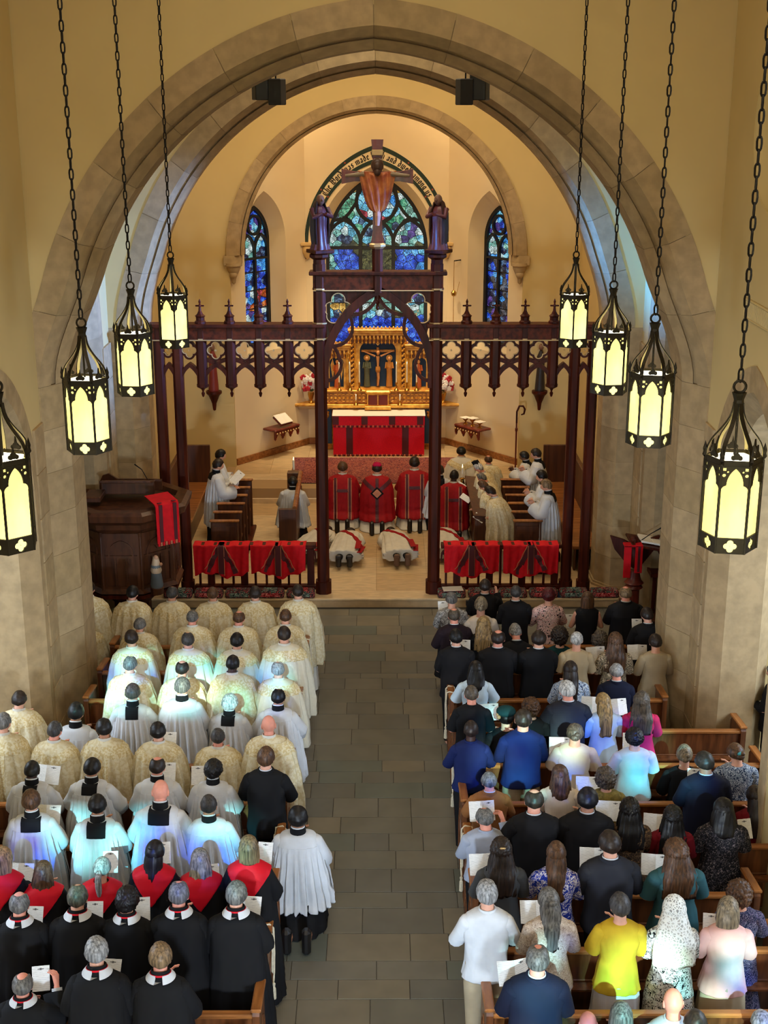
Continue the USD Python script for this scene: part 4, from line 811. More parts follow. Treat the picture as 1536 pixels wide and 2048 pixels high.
# ------------------------------------------------------------------ eagle lectern
ea = thing('eagle_lectern', 'dark carved eagle lectern with an open book at the right of the screen', 'lectern', (4.2, 20.55, 0))
obj('column', lathe([(.3, 0), (.32, .06), (.24, .12), (.14, .2), (.1, .3), (.1, .62), (.15, .66), (.12, .7), (.16, .74), (.12, .78), (.1, .84), (.08, .95)], 16), red_wood, ea, smooth=40)
obj('platform', bev(-.1, .9, -.35, .7, 0, .2), panel_wood, ea)
obj('eagle_body', cat(ball(.13, (-.02, 0, 1.2), 2, (.8, .9, 1.7)), ball(.07, (-.05, -.1, 1.5), 2), tube([(-.05, -.16, 1.5), (-.06, -.21, 1.47)], [.025, .008], 6)), dark_wood, ea, smooth=50)
for s in (-1, 1): obj('wing', rot(ext(Polygon([(0, 1.1), (s*.1, 1.0), (s*.34, 1.28), (s*.42, 1.5), (s*.2, 1.45), (0, 1.35)]), .05), s*.25, (0, 0, 1)), dark_wood, ea)
obj('desk', rot(bev(-.12, .62, -.28, .32, 1.42, 1.46), .18, (0, 1, 0), (0, 0, 1.45)), dark_wood, ea); obj('strut', ext(Polygon([(.3, 1.38), (.45, 1.38), (.62, 1.0), (.5, 1.0)]), .06), dark_wood, ea)
obj('side_table', cat(bev(.25, .8, -.1, .4, .85, .92), bev(.3, .36, -.05, .0, .2, .86), bev(.7, .76, -.05, 0, .2, .86)), dark_wood, ea)
obj('microphone', tube([(.05, -.1, 1.48), (.2, -.15, 1.62), (.36, -.2, 1.74)], [.008, .007, .012], 6), iron, ea)
bk = thing('lectern_book', 'open book lying on the eagle lectern desk', 'book', (4.45, 20.6, 1.43), 0)
for s in (-1, 1): obj('page', rot(bev(min(0, s*.2), max(0, s*.2), -.2, .18, 0, .035, .006), .18, (0, 1, 0)), white_linen, bk)
lc = thing('lectern_fall', 'red cloth hanging from the eagle lectern', 'cloth', (4.12, 20.3, 0))
obj('cloth', cat(bev(-.16, -.04, -.05, -.03, .92, 1.46, .006), bev(.02, .14, -.05, -.03, 1.0, 1.46, .006), bev(-.16, .14, -.05, .12, 1.44, 1.47, .006)), red_cloth, lc); obj('band', bev(.06, .1, -.055, -.04, 1.02, 1.45, .003), wine, lc)
# ------------------------------------------------------------------ choir stalls
for sg, side in ((-1, 'left'), (1, 'right')):
    t = thing('choir_stalls', 'row of dark wooden choir stalls on the %s of the chancel' % side, 'stalls', (sg*2.67, 22.5, SZ))
    for k in range(6):
        y = k*.53
        obj('stall_divider', bev(-.24, .24, y, y+.06, 0, .98, .015), panel_wood, t); obj('divider_cap', bev(-.26, .26, y-.02, y+.08, .98, 1.01, .01), oak_cap, t)
        if k == 0: obj('gothic_panel', mv(ext(sbox(-.2, .1, .2, .9).difference(unary_union([arch_poly(.08, .6, .78, .15, n=7, cx=c) for c in (-.1, .1)])), .02), 0, -.02, 0), panel_wood, t)
    obj('seat', bev(-.2, .2, .06, 2.7, .38, .44), oak_rail, t); obj('stall_floor', bev(-.3, .3, 0, 2.75, 0, .06), dark_wood, t)
    if sg > 0:
        t = thing('choir_desk', 'dark wooden choir desk in front of the right stalls', 'desk', (sg*1.95, 22.9, SZ))
        obj('front', bev(-.03+sg*-.1, .03+sg*-.1, 0, 2.5, 0, .92), panel_wood, t); obj('end_panel', bev(-.2, .2, -.05, .01, 0, .98, .012), panel_wood, t); obj('end_panel', bev(-.2, .2, 2.49, 2.55, 0, .98, .012), panel_wood, t)
        obj('desk_top', rot(bev(-.22, .2, -.06, 2.55, .95, .98, .01), sg*.12, (0, 1, 0), (0, 0, .96)), panel_wood, t)
        obj('gothic_panel', mv(ext(sbox(-.17, .1, .17, .9).difference(unary_union([arch_poly(.065, .6, .78, .15, n=7, cx=c) for c in (-.08, .08)])), .02), 0, -.07, 0), panel_wood, t)
    t = thing('choir_bench', 'long high-backed wooden bench against the %s chancel wall' % side, 'bench', (sg*3.75, 22.7, SZ))
    obj('back', bev(-.04+sg*.25, .04+sg*.25, 0, 4.2, 0, 1.25), panel_wood, t); obj('end', bev(-.3, .3, 4.2, 4.26, 0, 1.25), panel_wood, t); obj('seat', bev(-.25, .25, 0, 4.2, .4, .46), oak_rail, t); obj('seat_front', bev(-.02-sg*.2, .02-sg*.2, 0, 4.2, 0, .4), panel_wood, t)
t = thing('stair_parclose', 'low wooden partition with a sloping top rail on the left chancel side', 'partition', (-1.62, 23.4, SZ))
obj('front_panel', bev(-.16, .16, -.04, .04, 0, .95), panel_wood, t); obj('newel', bev(-.13, .13, 1.9, 2.1, 0, 1.1), panel_wood, t); obj('side', bev(.1, .15, 0, 2.0, 0, .82), panel_wood, t); obj('sloping_rail', tube([(.13, 0, .95), (.13, 2.0, 1.08)], .045, 8), oak_rail, t)
# ------------------------------------------------------------------ loudspeakers
for i, (x, dx) in enumerate(((-1.38, .17), (1.28, -.17))):
    side = 'left' if i == 0 else 'right'
    t = thing('loudspeaker', 'pair of black loudspeakers hanging under the arch on the %s' % side, 'loudspeaker', (x, 18.5, 8.2))
    obj('cabinet', rz(bev(-.11, .11, -.12, .12, .05, .4), .3 if i == 0 else -.3, (0, 0, 0)).apply_translation((-dx*.6, 0, 0)), black_metal, t); obj('cabinet', rz(bev(-.09, .09, -.1, .1, -.01, .32), -.3 if i == 0 else .3, (0, 0, 0)).apply_translation((dx*.6, -.05, 0)), black_metal, t)
    obj('hanging_rod', mv(lathe([(.01, .3), (.01, 3.8)], 6), dx*.5, 0, 0), iron, t)
grille_dark = mat('grille_dark', (90, 76, 52), .8)
vg = thing('vent_grille', 'cream slatted air vent high on the right nave wall', 'vent', (4.1, 14.25, 5.96), PI/2)
obj('frame', cat(bev(-.55, .55, 0, .02, 0, .03), bev(-.55, .55, 0, .02, .2, .23), bev(-.55, -.52, 0, .02, 0, .23), bev(.52, .55, 0, .02, 0, .23)), plaster, vg)
obj('duct', bx(-.53, .53, -.012, .001, .02, .21), grille_dark, vg)  # dark plate stands for the shade in the gaps between slats
for k in range(34): obj('slat', bev(-.51+k*.031, -.495+k*.031, .002, .016, .03, .2, .001), plaster, vg)
# wood panelling seen beyond the right aisle
t = thing('aisle_panelling', 'dark wood panelling in the right aisle beyond the pier', 'panelling', (6.2, 18.4, 0)); 
for k in range(12): obj('board', bev(-1.3+k*.22, -1.3+k*.22+.21, 0, .04, 0, 4.2, .008), dark_wood, t)
obj('cornice', bev(-1.34, 1.38, -.05, .06, 4.2, 4.3), dark_wood, t)
# ------------------------------------------------------------------ hanging lanterns
lan_glass = mat('lantern_glass', (255, 246, 168), .4, emit=1.12, scale=3, stretch=(1, 1, .5), col2=(252, 236, 140), ramp=(.4, .6))
lan_top = mat('lantern_diffuser', (255, 250, 225), .4, emit=1.6)
bronze = mat('bronze_iron', (46, 40, 28), .5, metal=.6, spec=.4)
rib_lit = mat('rib_inner_lit', (214, 200, 140), .5)  # pale colour stands for lamp glow on the inner rib faces
RL = .175; AP = RL*math.cos(PI/6)
def chain_mesh(z0, z1):
    p = .075; u = np.linspace(0, 2*PI, 13)[:-1]; link = tube(np.array([(.014*np.cos(t), 0, .03*np.sin(t)+np.sign(np.sin(t))*.012) for t in np.append(u, u[:2])]), .0066, 5)
    return cat([mv(rz(link, (k % 2)*PI/2), 0, 0, z0+p*k) for k in range(int((z1-z0)/p))])
def build_lantern(label):
    t = thing('hanging_lantern', label, 'lantern', group='gothic hanging lanterns')
    w = RL/2
    head = unary_union([sbox(-w+.007, .1, w-.007, .4), Point(-w*.5, .4).buffer(w*.44, 6), Point(w*.5, .4).buffer(w*.44, 6), arch_poly(w*.58, .44, .545, .36, n=8), sbox(-w*.3, .36, w*.3, .45)])
    face = sbox(-w, 0, w, .56).difference(head)
    face = face.difference(unary_union([Point(s*(w-.02), .5).buffer(.011, 4) for s in (-1, 1)] + [sbox(s*(w-.022)-.01, .528, s*(w-.022)+.01, .548) for s in (-1, 1)] + [Point(s*(w-.042), .522).buffer(.007, 3) for s in (-1, 1)])).difference(quatre(0, .048, .034))
    for k in range(6):
        a = k*PI/3
        obj('frame_panel', rz(mv(ext(face, .012), 0, -AP-.004, 0), a), bronze, t)
        obj('glass_panel', rz(bx(-w+.004, w-.004, -AP+.012, -AP+.018, .006, .55), a), lan_glass, t)
        obj('crest', rz(mv(ext(unary_union([sbox(-w, .555, w, .59), Point(0, .62).buffer(.02, 4), Polygon([(-.014, .6), (.014, .6), (0, .68)]), Point(-.02, .61).buffer(.014, 4), Point(.02, .61).buffer(.014, 4)]), .012), 0, -AP-.002, 0), a), bronze, t)
        f = np.linspace(0, 1, 13); rr_ = np.interp(f, (0, .16, .36, .56, .78, 1), (RL, RL*1.02, RL*.88, RL*.52, RL*.24, RL*.18)); zz = .56+.36*f
        rr_ = np.convolve(np.pad(rr_, 1, mode='edge'), [.25, .5, .25], 'valid')
        a2 = a
        for a3 in (a2,):
            P = np.stack([rr_*math.cos(a3), rr_*math.sin(a3), zz], 1); tn = np.array([-math.sin(a3), math.cos(a3), 0]); n_ = np.array([math.cos(a3), math.sin(a3), 0])
            rows = np.stack([P-tn*.013, P+tn*.013, P+tn*.013-n_*.007, P-tn*.013-n_*.007], 1); obj('rib', T(rows.reshape(-1, 3), grid_faces(13, 4)), bronze, t)
            P2 = P-n_*.008; rows = np.stack([P2-tn*.011, P2+tn*.011, P2+tn*.011-n_*.003, P2-tn*.011-n_*.003], 1); obj('rib_lining', T(rows.reshape(-1, 3), grid_faces(13, 4)), rib_lit, t)
        obj('corner_bar', mv(lathe([(.0085, 0), (.0085, .57)], 6), RL*math.cos(a2), RL*math.sin(a2), 0), bronze, t)
        obj('rib_finial', mv(lathe([(.0, -.03), (.016, -.01), (.01, .01), (.014, .03), (0, .08)], 6), RL*1.02*math.cos(a2), RL*1.02*math.sin(a2), .6), bronze, t)
    obj('inner_glow', mv(lathe([(0, 0), (AP*.93, 0), (AP*.93, .012), (0, .03)], 6), 0, 0, .565), lan_top, t)
    obj('bottom_diffuser', lathe([(0, -.018), (AP*.7, -.008), (AP*.9, .004), (0, .004)], 18), lan_top, t)
    obj('neck', lathe([(.032, .9), (.03, .94), (.045, .985), (.04, .985), (.026, .93)], 6), bronze, t); obj('rod', lathe([(.008, .58), (.008, .98)], 6), bronze, t)
    u = np.linspace(0, 2*PI, 19); obj('ring', tube(np.stack([.036*np.cos(u), 0*u, 1.02+.036*np.sin(u)], 1), .0085, 6), bronze, t)
    obj('chain', chain_mesh(1.09, 6.38), iron, t)
    return t
LZ = 5.6; first = None
for x, y, a, lb in ((2.25, 7.99, 6, 'lantern hanging nearest the camera on the right'), (2.25, 10.6, 2, 'second lantern from the camera in the right row'), (2.25, 12.58, 17, 'third lantern from the camera in the right row'), (2.25, 15.08, 30, 'farthest lantern of the right row'),
                    (-2.25, 7.99, 25, 'lantern cut off by the left edge of the photo'), (-2.25, 10.4, -14, 'second lantern from the camera in the left row'), (-2.25, 12.54, -17, 'third lantern from the camera in the left row'), (-2.25, 15.05, -26, 'farthest lantern of the left row')):
    a0 = math.atan2(x-CAM[0], y)
    lb = 'lit gothic iron and yellow glass ' + lb
    if first is None:
        first = build_lantern(lb); UsdGeom.Xformable(first).ClearXformOpOrder(); first.RemoveProperty('xformOp:translate')
        xx = UsdGeom.Xformable(first); xx.AddTranslateOp().Set(Gf.Vec3d(x, y, LZ)); xx.AddRotateZOp().Set(a-math.degrees(a0))
    else: dup(first, (x, y, LZ), rad(a)-a0, lb)

# ------------------------------------------------------------------ pews
PITCHY = .882; KB = 9.59
def pewY(k): return KB+PITCHY*k
ORD = ['zero', 'first', 'second', 'third', 'fourth', 'fifth', 'sixth', 'seventh', 'eighth', 'ninth', 'tenth', 'eleventh', 'twelfth', 'thirteenth', 'fourteenth']
def rowname(k): return ORD[10-k]
def pew(x0, x1, k, side):
    y = pewY(k)
    t = thing('pew', 'brown wooden pew with lighter top rail, %s row from front, %s side' % (rowname(k), side), 'pew', (0, y, 0), group=None)
    Z = .86
    obj('back', T([(x0, 0, Z), (x1, 0, Z), (x1, .035, Z), (x0, .035, Z), (x0, .07, .12), (x1, .07, .12), (x1, .105, .12), (x0, .105, .12)], [(0, 1, 2), (0, 2, 3), (4, 6, 5), (4, 7, 6), (0, 5, 1), (0, 4, 5), (3, 2, 6), (3, 6, 7), (0, 3, 7), (0, 7, 4), (1, 5, 6), (1, 6, 2)]), oak_end, t)
    obj('top_rail', bev(x0, x1, -.03, .05, Z-.005, Z+.04, .012), oak_rail, t)
    obj('back_rail', bev(x0, x1, .02, .04, .5, .56, .008), oak_end, t)
    obj('seat', bev(x0, x1, .09, .5, .42, .46, .01), oak_rail, t); obj('seat_front', bx(x0, x1, .44, .47, .1, .42), oak_end, t)
    obj('book_rack', bx(x0+.1, x1-.1, -.14, -.03, .55, .57), oak_end, t)
    obj('kneeler', bev(x0+.1, x1-.1, -.36, -.18, .08, .14, .015), dark_kneel, t)
    for x in (x0, x1):
        s = 1 if x > (x0+x1)/2 else -1
        q = Polygon([(-.04, 0), (.46, 0), (.46, .82), (.40, .88), (-.03, .93), (-.05, .9)]); m = ext(q, .06); v = m.vertices.copy(); m.vertices = np.stack([x-.03+v[:, 1], v[:, 0], v[:, 2]], 1); m.invert()
        obj('end_panel', m, oak_end, t)
        c = rot(bev(x-.045, x+.045, -.05, .46, .0, .035, .01), -.108, (1, 0, 0), (0, 0, 0)).apply_translation((0, 0, .925)); obj('end_cap', c, oak_cap, t)
        if k < 9 and abs(x) < 2: obj('end_molding', mv(ext(arch_poly(.14, .5, .72, .15, n=7, cx=.2).exterior.buffer(.012), .012), 0, 0, 0).apply_transform(np.array([[0, 1, 0, x-.04 if x > 0 else x+.028], [1, 0, 0, 0], [0, 0, 1, 0], [0, 0, 0, 1.0]])), oak_end, t)
    return t
dark_kneel = mat('kneeler_pad', (44, 28, 26), .6)
for k in range(-1, 10):
    pew(-4.35 if k < 7 else -3.7, -.98, k, 'left'); pew(.99, 3.72 if (k < 3 or k > 6) else 4.5, k, 'right')
rope_m = mat('rope_cream', (222, 208, 176), .8, scale=60, amt=.2)
for sg, side in ((-1, 'left'), (1, 'right')):
    for k in (1, 3, 5, 7) if sg > 0 else (1, 3, 5, 7, 9):
        t = thing('pew_rope', 'cream tasselled cord looped over the pew end, %s row from the front, %s' % (rowname(k), side), 'rope', (sg*.985, pewY(k), .93)); o = -sg
        obj('cord', tube([(o*.02, .1, .03), (o*.055, .1, .02), (o*.065, .1, -.1), (o*.055, .12, -.34), (o*.06, .22, -.44), (o*.06, .32, -.3), (o*.055, .35, -.04), (o*.02, .35, -.0), (-o*.05, .35, -.02), (-o*.06, .33, -.1), (-o*.055, .2, -.02), (-o*.05, .1, .01), (o*.02, .1, .03)], .011, 6), rope_m, t, smooth=60)
        obj('loop', tube([(o*.05, .2, -.0), (o*.07, .22, -.2), (o*.065, .2, -.42), (o*.06, .12, -.5)], .01, 6), rope_m, t, smooth=60)
        obj('tassel', mv(lathe([(.022, -.16), (.02, -.05), (.012, -.03), (.018, 0), (0, .02)], 8), o*.065, .12, -.48), rope_m, t)
# ------------------------------------------------------------------ people: bodies
def mani(m):
    return m3.Manifold(m3.Mesh(np.asarray(m.vertices, np.float32), np.asarray(m.faces, np.uint32)))
SPH = trimesh.creation.icosphere(1, 1.0)
def bone(*js):
    P = np.vstack([SPH.vertices*r+np.array(c) for c, r in js]); return m3.Manifold.hull_points(P)
def chain(js): return [bone(a, b) for a, b in zip(js[:-1], js[1:])]
def mloft(rings, n=20):
    a = np.arange(n)*2*PI/n; v = np.array([np.stack([cx+rx*np.cos(a), cy+ry*np.sin(a), np.full(n, z)], 1) for z, cx, cy, rx, ry in rings]).reshape(-1, 3)
    return mani(T(v, grid_faces(len(rings), n)))
HC = np.array([0, .015, 1.625]); HR = np.array([.079, .097, .113])
def head_mesh():
    m = trimesh.creation.icosphere(3, 1.0); d = m.vertices.copy(); p = d*HR
    low = np.clip(-d[:, 2], 0, 1); p[:, 0] *= 1-.3*low**1.6; back = (d[:, 1] < 0)
    p[:, 1] = np.where(back, p[:, 1]*(1-.3*low), p[:, 1]*(1-.06*low))
    g = lambda x, z, sx, sz: np.exp(-((d[:, 0]-x)/sx)**2-((d[:, 2]-z)/sz)**2)*(d[:, 1] > 0)
    p[:, 1] += .026*g(0, -.2, .16, .2) + .008*g(0, .12, .5, .1) - .012*(g(.36, -.02, .16, .1)+g(-.36, -.02, .16, .1)) + .008*g(0, -.52, .3, .08) + .012*g(0, -.82, .35, .14)
    m.vertices = p+HC
    ms = [mani(m)]
    for s in (-1, 1):
        e = trimesh.creation.icosphere(2, 1.0); e.vertices = e.vertices*np.array([.012, .022, .034])+HC+np.array([s*.076, -.008, -.012]); ms.append(mani(e))
    return ms
def hand(w, d, up, side):
    """w wrist, d forward direction, up back-of-hand direction, side +1 thumb towards local right"""
    d = d/np.linalg.norm(d); up = up-d*(up@d); up /= np.linalg.norm(up); r = np.cross(d, up)*side; ms = []
    L = lambda a, b, c: w+d*a+r*b+up*c
    pr_ = [(L(0, 0, 0), .024)] + [(L(.085, o, 0), .013) for o in (-.032, .032)]; ms.append(bone(*pr_))
    for o, l in ((-.033, .06), (-.011, .074), (.011, .08), (.033, .07)):
        ms += chain([(L(.082, o, 0), .0095), (L(.082+l*.55, o*1.08, -.008), .009), (L(.082+l*.85, o*1.08, -.03), .0075)])
    ms += chain([(L(.02, .02, 0), .014), (L(.055, .052, -.008), .011), (L(.085, .056, -.022), .009)])
    return ms
ARMS = {'book': ((.235, .05, 1.12), (.1, .28, 1.15)), 'pray': ((.23, .07, 1.11), (.035, .25, 1.25)), 'sides': ((.24, -.03, 1.12), (.24, .06, .9)), 'rail': ((.265, .09, 1.12), (.12, .33, 1.08)), 'raise': ((.26, .14, 1.18), (.2, .3, 1.4))}
def arms_of(pose): return (ARMS['book'], ARMS['raise']) if pose == 'raise' else (ARMS[pose], ARMS[pose])
def body_template(pose, lower):
    ms = [mloft([(.84, 0, 0, .13, .1), (.9, 0, 0, .165, .115), (.97, 0, 0, .165, .115), (1.1, 0, 0, .14, .1), (1.25, 0, 0, .165, .115), (1.34, 0, -.005, .17, .1), (1.40, 0, -.01, .14, .08), (1.45, 0, -.01, .075, .06), (1.49, 0, -.005, .056, .058), (1.55, 0, .005, .056, .06), (1.6, 0, .01, .05, .06)])]
    for s, (el, wr) in zip((-1, 1), arms_of(pose)):
        S = (s*.165, -.008, 1.365); e = (s*el[0], el[1], el[2]); w_ = (s*wr[0], wr[1], wr[2])
        ms += chain([(S, .046), (e, .038)]) + chain([(e, .04), (w_, .026)])
        dv = np.array(w_)-np.array(e); dv = dv/np.linalg.norm(dv)
        if pose == 'sides': dv = np.array([0, .5, -1.0])
        ms += hand(np.array(w_)+dv/np.linalg.norm(dv)*.02, dv + (np.array([0, .2, .3]) if pose in ('pray', 'raise') else 0), np.array([s*1.0, 0, .3]) if pose in ('pray', 'sides', 'raise') else np.array([s*.3, 0, 1.0]), -s if pose in ('book', 'rail') else s)
    for s in (-1, 1):
        if lower == 'stand': ms += chain([((s*.09, 0, .9), .088), ((s*.095, .02, .5), .058), ((s*.09, -.02, .09), .042)]) + [bone(((s*.09, -.04, .045), .042), ((s*.1, .15, .03), .03))]
        else: ms += chain([((s*.09, 0, .9), .088), ((s*.1, .05, .49), .065)]) + chain([((s*.1, .05, .49), .062), ((s*.09, -.36, .47), .042)]) + [bone(((s*.09, -.38, .47), .042), ((s*.09, -.44, .56), .03)), bone(((s*.09, -.40, .44), .035), ((s*.09, -.34, .425), .03))]
    ms += head_mesh()
    b = m3.Manifold.batch_boolean(ms, m3.OpType.Add)
    o = b.to_mesh(); v = np.array(o.vert_properties[:, :3], float); f = np.array(o.tri_verts)
    if lower == 'kneel': v[:, 2] -= .42
    return v, f
BODY = {}
def body(pose, lower):
    k = (pose, lower)
    if k not in BODY: BODY[k] = body_template(pose, lower)
    return BODY[k]

# ------------------------------------------------------------------ people: clothes
def rings(prof, n=64, e=2.4, fold=0, k=13, seed=0, ztop=1.3, back=0, lean=0, sharp=1, grow=.9, wr=.05):
    """prof rows (z, rx, ry[, cy]); superellipse rings with hanging folds that grow downwards"""
    r = np.random.default_rng(seed); P = np.array([p if len(p) > 3 else (*p, 0) for p in prof], float)
    zs = np.concatenate([np.linspace(a, b, max(2, int(abs(b-a)/.045)+1))[:-1] for a, b in zip(P[:-1, 0], P[1:, 0])] + [P[-1:, 0]])
    o = np.argsort(P[:, 0]); I = lambda c: np.interp(zs, P[o, 0], P[o, c])
    rx, ry, cy = I(1), I(2), I(3); a = np.arange(n)*2*PI/n
    ca, sa = np.cos(a), np.sin(a); q = (np.abs(ca)**e+np.abs(sa)**e)**(-1/e)
    ph = r.uniform(0, 6, 6); kk = k+r.uniform(-1.5, 1.5)
    zt = np.clip((ztop-zs)/grow, 0, 1)[:, None]
    w = np.sin(kk*a+1.6*np.sin(2*a+ph[0])+ph[1]+.5*np.sin(3*zs[:, None]+ph[2])) + .6*np.sin(1.7*kk*a+ph[3]+1.5*np.sin(a+ph[4])+.7*zs[:, None])
    # integer periodicity is kept by blending at the front, where nobody looks
    fr = np.exp(-((np.abs((a-PI/2+PI) % (2*PI)-PI))/.25)**2)[None]
    w = w*(1-fr)
    F = 1+fold*zt**.6*np.sign(w)*np.abs(w)**sharp
    pn = np.stack(np.broadcast_arrays(np.cos(a)[None]*2.2, np.sin(a)[None]*2.2, zs[:, None]*7), -1); F = F+(wr*(meshkit.noise(pn, seed)-.5)+.45*wr*np.abs(meshkit.noise(pn*np.array([1.6, 1.6, 3.4]), seed+5)-.5)*2)*np.clip((1.47-zs)/.12, 0, 1)[:, None]
    x = rx[:, None]*ca*q*F; y = cy[:, None]+ry[:, None]*sa*q*F
    v = np.stack([x, y, np.broadcast_to(zs[:, None], x.shape)], -1)
    return v
def ring_mesh(v): m = T(v.reshape(-1, 3), grid_faces(v.shape[0], v.shape[1])); return m
def closed(v):
    m = ring_mesh(v)
    if m.volume < 0: m.invert()
    return m
def patch(v, pred, off, th=.006, up=3):
    """a piece of a garment's surface (quads where pred holds), lifted off it, with thickness"""
    R0, n0 = v.shape[:2]; vv = np.concatenate([v, v[:, :1]], 1); ii, jj = np.linspace(0, R0-1, (R0-1)*up+1), np.linspace(0, n0, n0*up+1)[:-1]
    i0 = np.minimum(ii.astype(int), R0-2); fi = (ii-i0)[:, None, None]; vv = vv[i0]*(1-fi)+vv[i0+1]*fi; j0 = jj.astype(int); fj = (jj-j0)[None, :, None]; v = vv[:, j0]*(1-fj)+vv[:, j0+1]*fj
    R, n = v.shape[:2]; c = v.mean(1, keepdims=True)
    nrm = np.cross(np.roll(v, -1, 1)-np.roll(v, 1, 1), np.gradient(v, axis=0)); nrm /= np.linalg.norm(nrm, axis=-1, keepdims=True)+1e-9
    sgn = np.sign(((v-c)*nrm).sum(-1).mean()); nrm = nrm*sgn
    a, b = (v+nrm*off).reshape(-1, 3), (v+nrm*(off-th)).reshape(-1, 3)
    i, j = np.meshgrid(np.arange(R-1), np.arange(n), indexing='ij'); A = i*n+j; B = i*n+(j+1) % n; Q = np.stack([A, B, B+n, A+n], -1).reshape(-1, 4)
    flat = v.reshape(-1, 3); sel = pred(flat[Q].mean(1)) > 0
    if not sel.any(): return None
    rim = np.intersect1d(Q[sel].ravel(), Q[~sel].ravel()); p = flat[rim].copy(); cell = .6*np.linalg.norm(np.roll(v, -1, 1)-v, axis=-1).mean()+.02
    for _ in range(4):
        f0 = pred(p); g = np.stack([(pred(p+e)-f0)/1e-4 for e in np.eye(3)*1e-4], 1); step = g*(-f0/np.maximum((g**2).sum(1), 1e-6))[:, None]; p = p+np.clip(step, -cell, cell)
    dlt = p-flat[rim]; dlt *= np.minimum(1, cell/np.maximum(np.linalg.norm(dlt, axis=1, keepdims=True), 1e-9)); a[rim] += dlt; b[rim] += dlt; Q = Q[sel]
    N = len(a); ed = {}
    for q in Q:
        for u, w in zip(q, np.roll(q, -1)): ed[(u, w)] = 1
    side = [(u, w, w+N, u+N) for (u, w) in ed if (w, u) not in ed]
    Q = np.vstack([Q, Q[:, ::-1]+N, np.array(side)[:, ::-1]]); f = np.vstack([Q[:, [0, 1, 2]], Q[:, [0, 2, 3]]])
    m = T(np.vstack([a, b]), f); m.remove_unreferenced_vertices()
    if m.volume < 0: m.invert()
    return m
def sleeve(pose, r0, r1, s, upto=1.0, flat=1.0, n=12, seed=0, drop=0):
    el, wr = arms_of(pose)[0 if s < 0 else 1]
    S = np.array((s*.16, -.008, 1.375)); e = np.array((s*el[0], el[1], el[2])); w_ = np.array((s*wr[0], wr[1], wr[2]))
    P = [S, S*.5+e*.5, e*.9+S*.1, e*.85+w_*.15, e*.5+w_*.5, e*.04+w_*.96]; P = np.array(P); Rr = np.interp(np.linspace(0, 1, 6), (0, .5, 1), (r0, (r0+r1)/2*1.03, r1)); d0 = (e-S)/np.linalg.norm(e-S)
    P[:, 2] -= np.linspace(0, 1, 6)**2*drop
    if upto < 1: k = max(2, int(round(upto*6))); P = P[:k]; Rr = Rr[:k]
    P = np.vstack([[S-d0*.052], [S-d0*.03], P]); Rr = np.concatenate([[r0*.45], [r0*.85], Rr])
    m = tube(P, Rr, n); v = m.vertices; ang = np.random.default_rng(seed).uniform(0, 6)
    v += .006*np.sin(v[:, [2]]*60+v[:, [0]]*40+ang)*np.array([[1, .6, 0]]); 
    if m.volume < 0: m.invert()
    return m
# ------------------------------------------------------------------ people: hair
IC3 = trimesh.creation.icosphere(3, 1.0); IC4 = trimesh.creation.icosphere(4, 1.0)
def cap(thick=.014, front=.5, side=-.18, back=-.62, bald=0, wave=0, wf=20, seed=0, fine=False, recede=0):
    m = (IC4 if fine else IC3).copy(); d = m.vertices; b = -d[:, 1]
    az = np.degrees(np.arctan2(np.abs(d[:, 0]), b))
    edge = d[:, 2]-np.interp(az, (0, 55, 85, 112, 130, 180), (back, back*.8, side, side+.05, front-.1, front+recede))
    t = thick*smoothstep(edge, -.06, .16)-.012*(1-smoothstep(edge, -.1, .05))
    if bald:
        q = np.hypot(d[:, 0]*1.05, (d[:, 1]-.12)*.8); t = np.where(d[:, 2] > 0, t*smoothstep(q, bald-.08, bald+.1)-.01*(1-smoothstep(q, bald-.12, bald+.04)), t)
    if wave: t = t+wave*(meshkit.noise(d*wf*.35+seed*7)-.35)*(t > 0)
    t = t + .0025*np.sin(d[:, 0]*46+np.sin(d[:, 2]*9+seed)*1.5)*(t > .004)
    low = np.clip(-d[:, 2], 0, 1); p = d*(HR+t[:, None])
    p[:, 0] *= 1-.12*low**1.6; p[:, 1] = np.where(d[:, 1] < 0, p[:, 1]*(1-.22*low), p[:, 1])
    m.vertices = p+HC; return m
def curtain(L, w0=.085, w1=.11, th=.035, spread=100, wave=.008, seed=0, follow=True):
    """long hair falling from the crown behind the head: a crescent loft"""
    n = 30; a = np.radians(np.linspace(-spread, spread, n))-PI/2; f = np.linspace(0, 1, 18); r = np.random.default_rng(seed); ph = r.uniform(0, 6, 3); rows = []
    for t in f:
        z = HC[2]+.07-(L+.07)*t; w = np.interp(t, (0, .25, .6, 1), (w0*.72, w0*1.03, w1, w1*.95)); dep = np.interp(t, (0, .25, .6, 1), (.085, .1, .085, .06))
        cy = .0 if not follow else np.interp(z, (1.1, 1.3, 1.42, 1.5, 1.6), (-.09, -.075, -.055, -.01, .0))
        o = 1+wave*10*np.sin(7*a+5*t+ph[0])*t+wave*6*np.sin(15*a+9*t+ph[1]); sp = 1-.12*t
        A = (a+PI/2)*sp-PI/2
        x, y = w*np.cos(A)*o, cy+dep*np.sin(A)*o; xi, yi = (w-th)*np.cos(A[::-1]), cy+(dep-th)*np.sin(A[::-1])
        zz = z+.012*np.sin(5*a+ph[2])*(t > .95); rows.append(np.stack([np.concatenate([x, xi]), np.concatenate([y, yi]), np.concatenate([zz, np.full(n, z)])], 1))
    m = T(np.array(rows).reshape(-1, 3), grid_faces(18, 2*n))
    if m.volume < 0: m.invert()
    return m
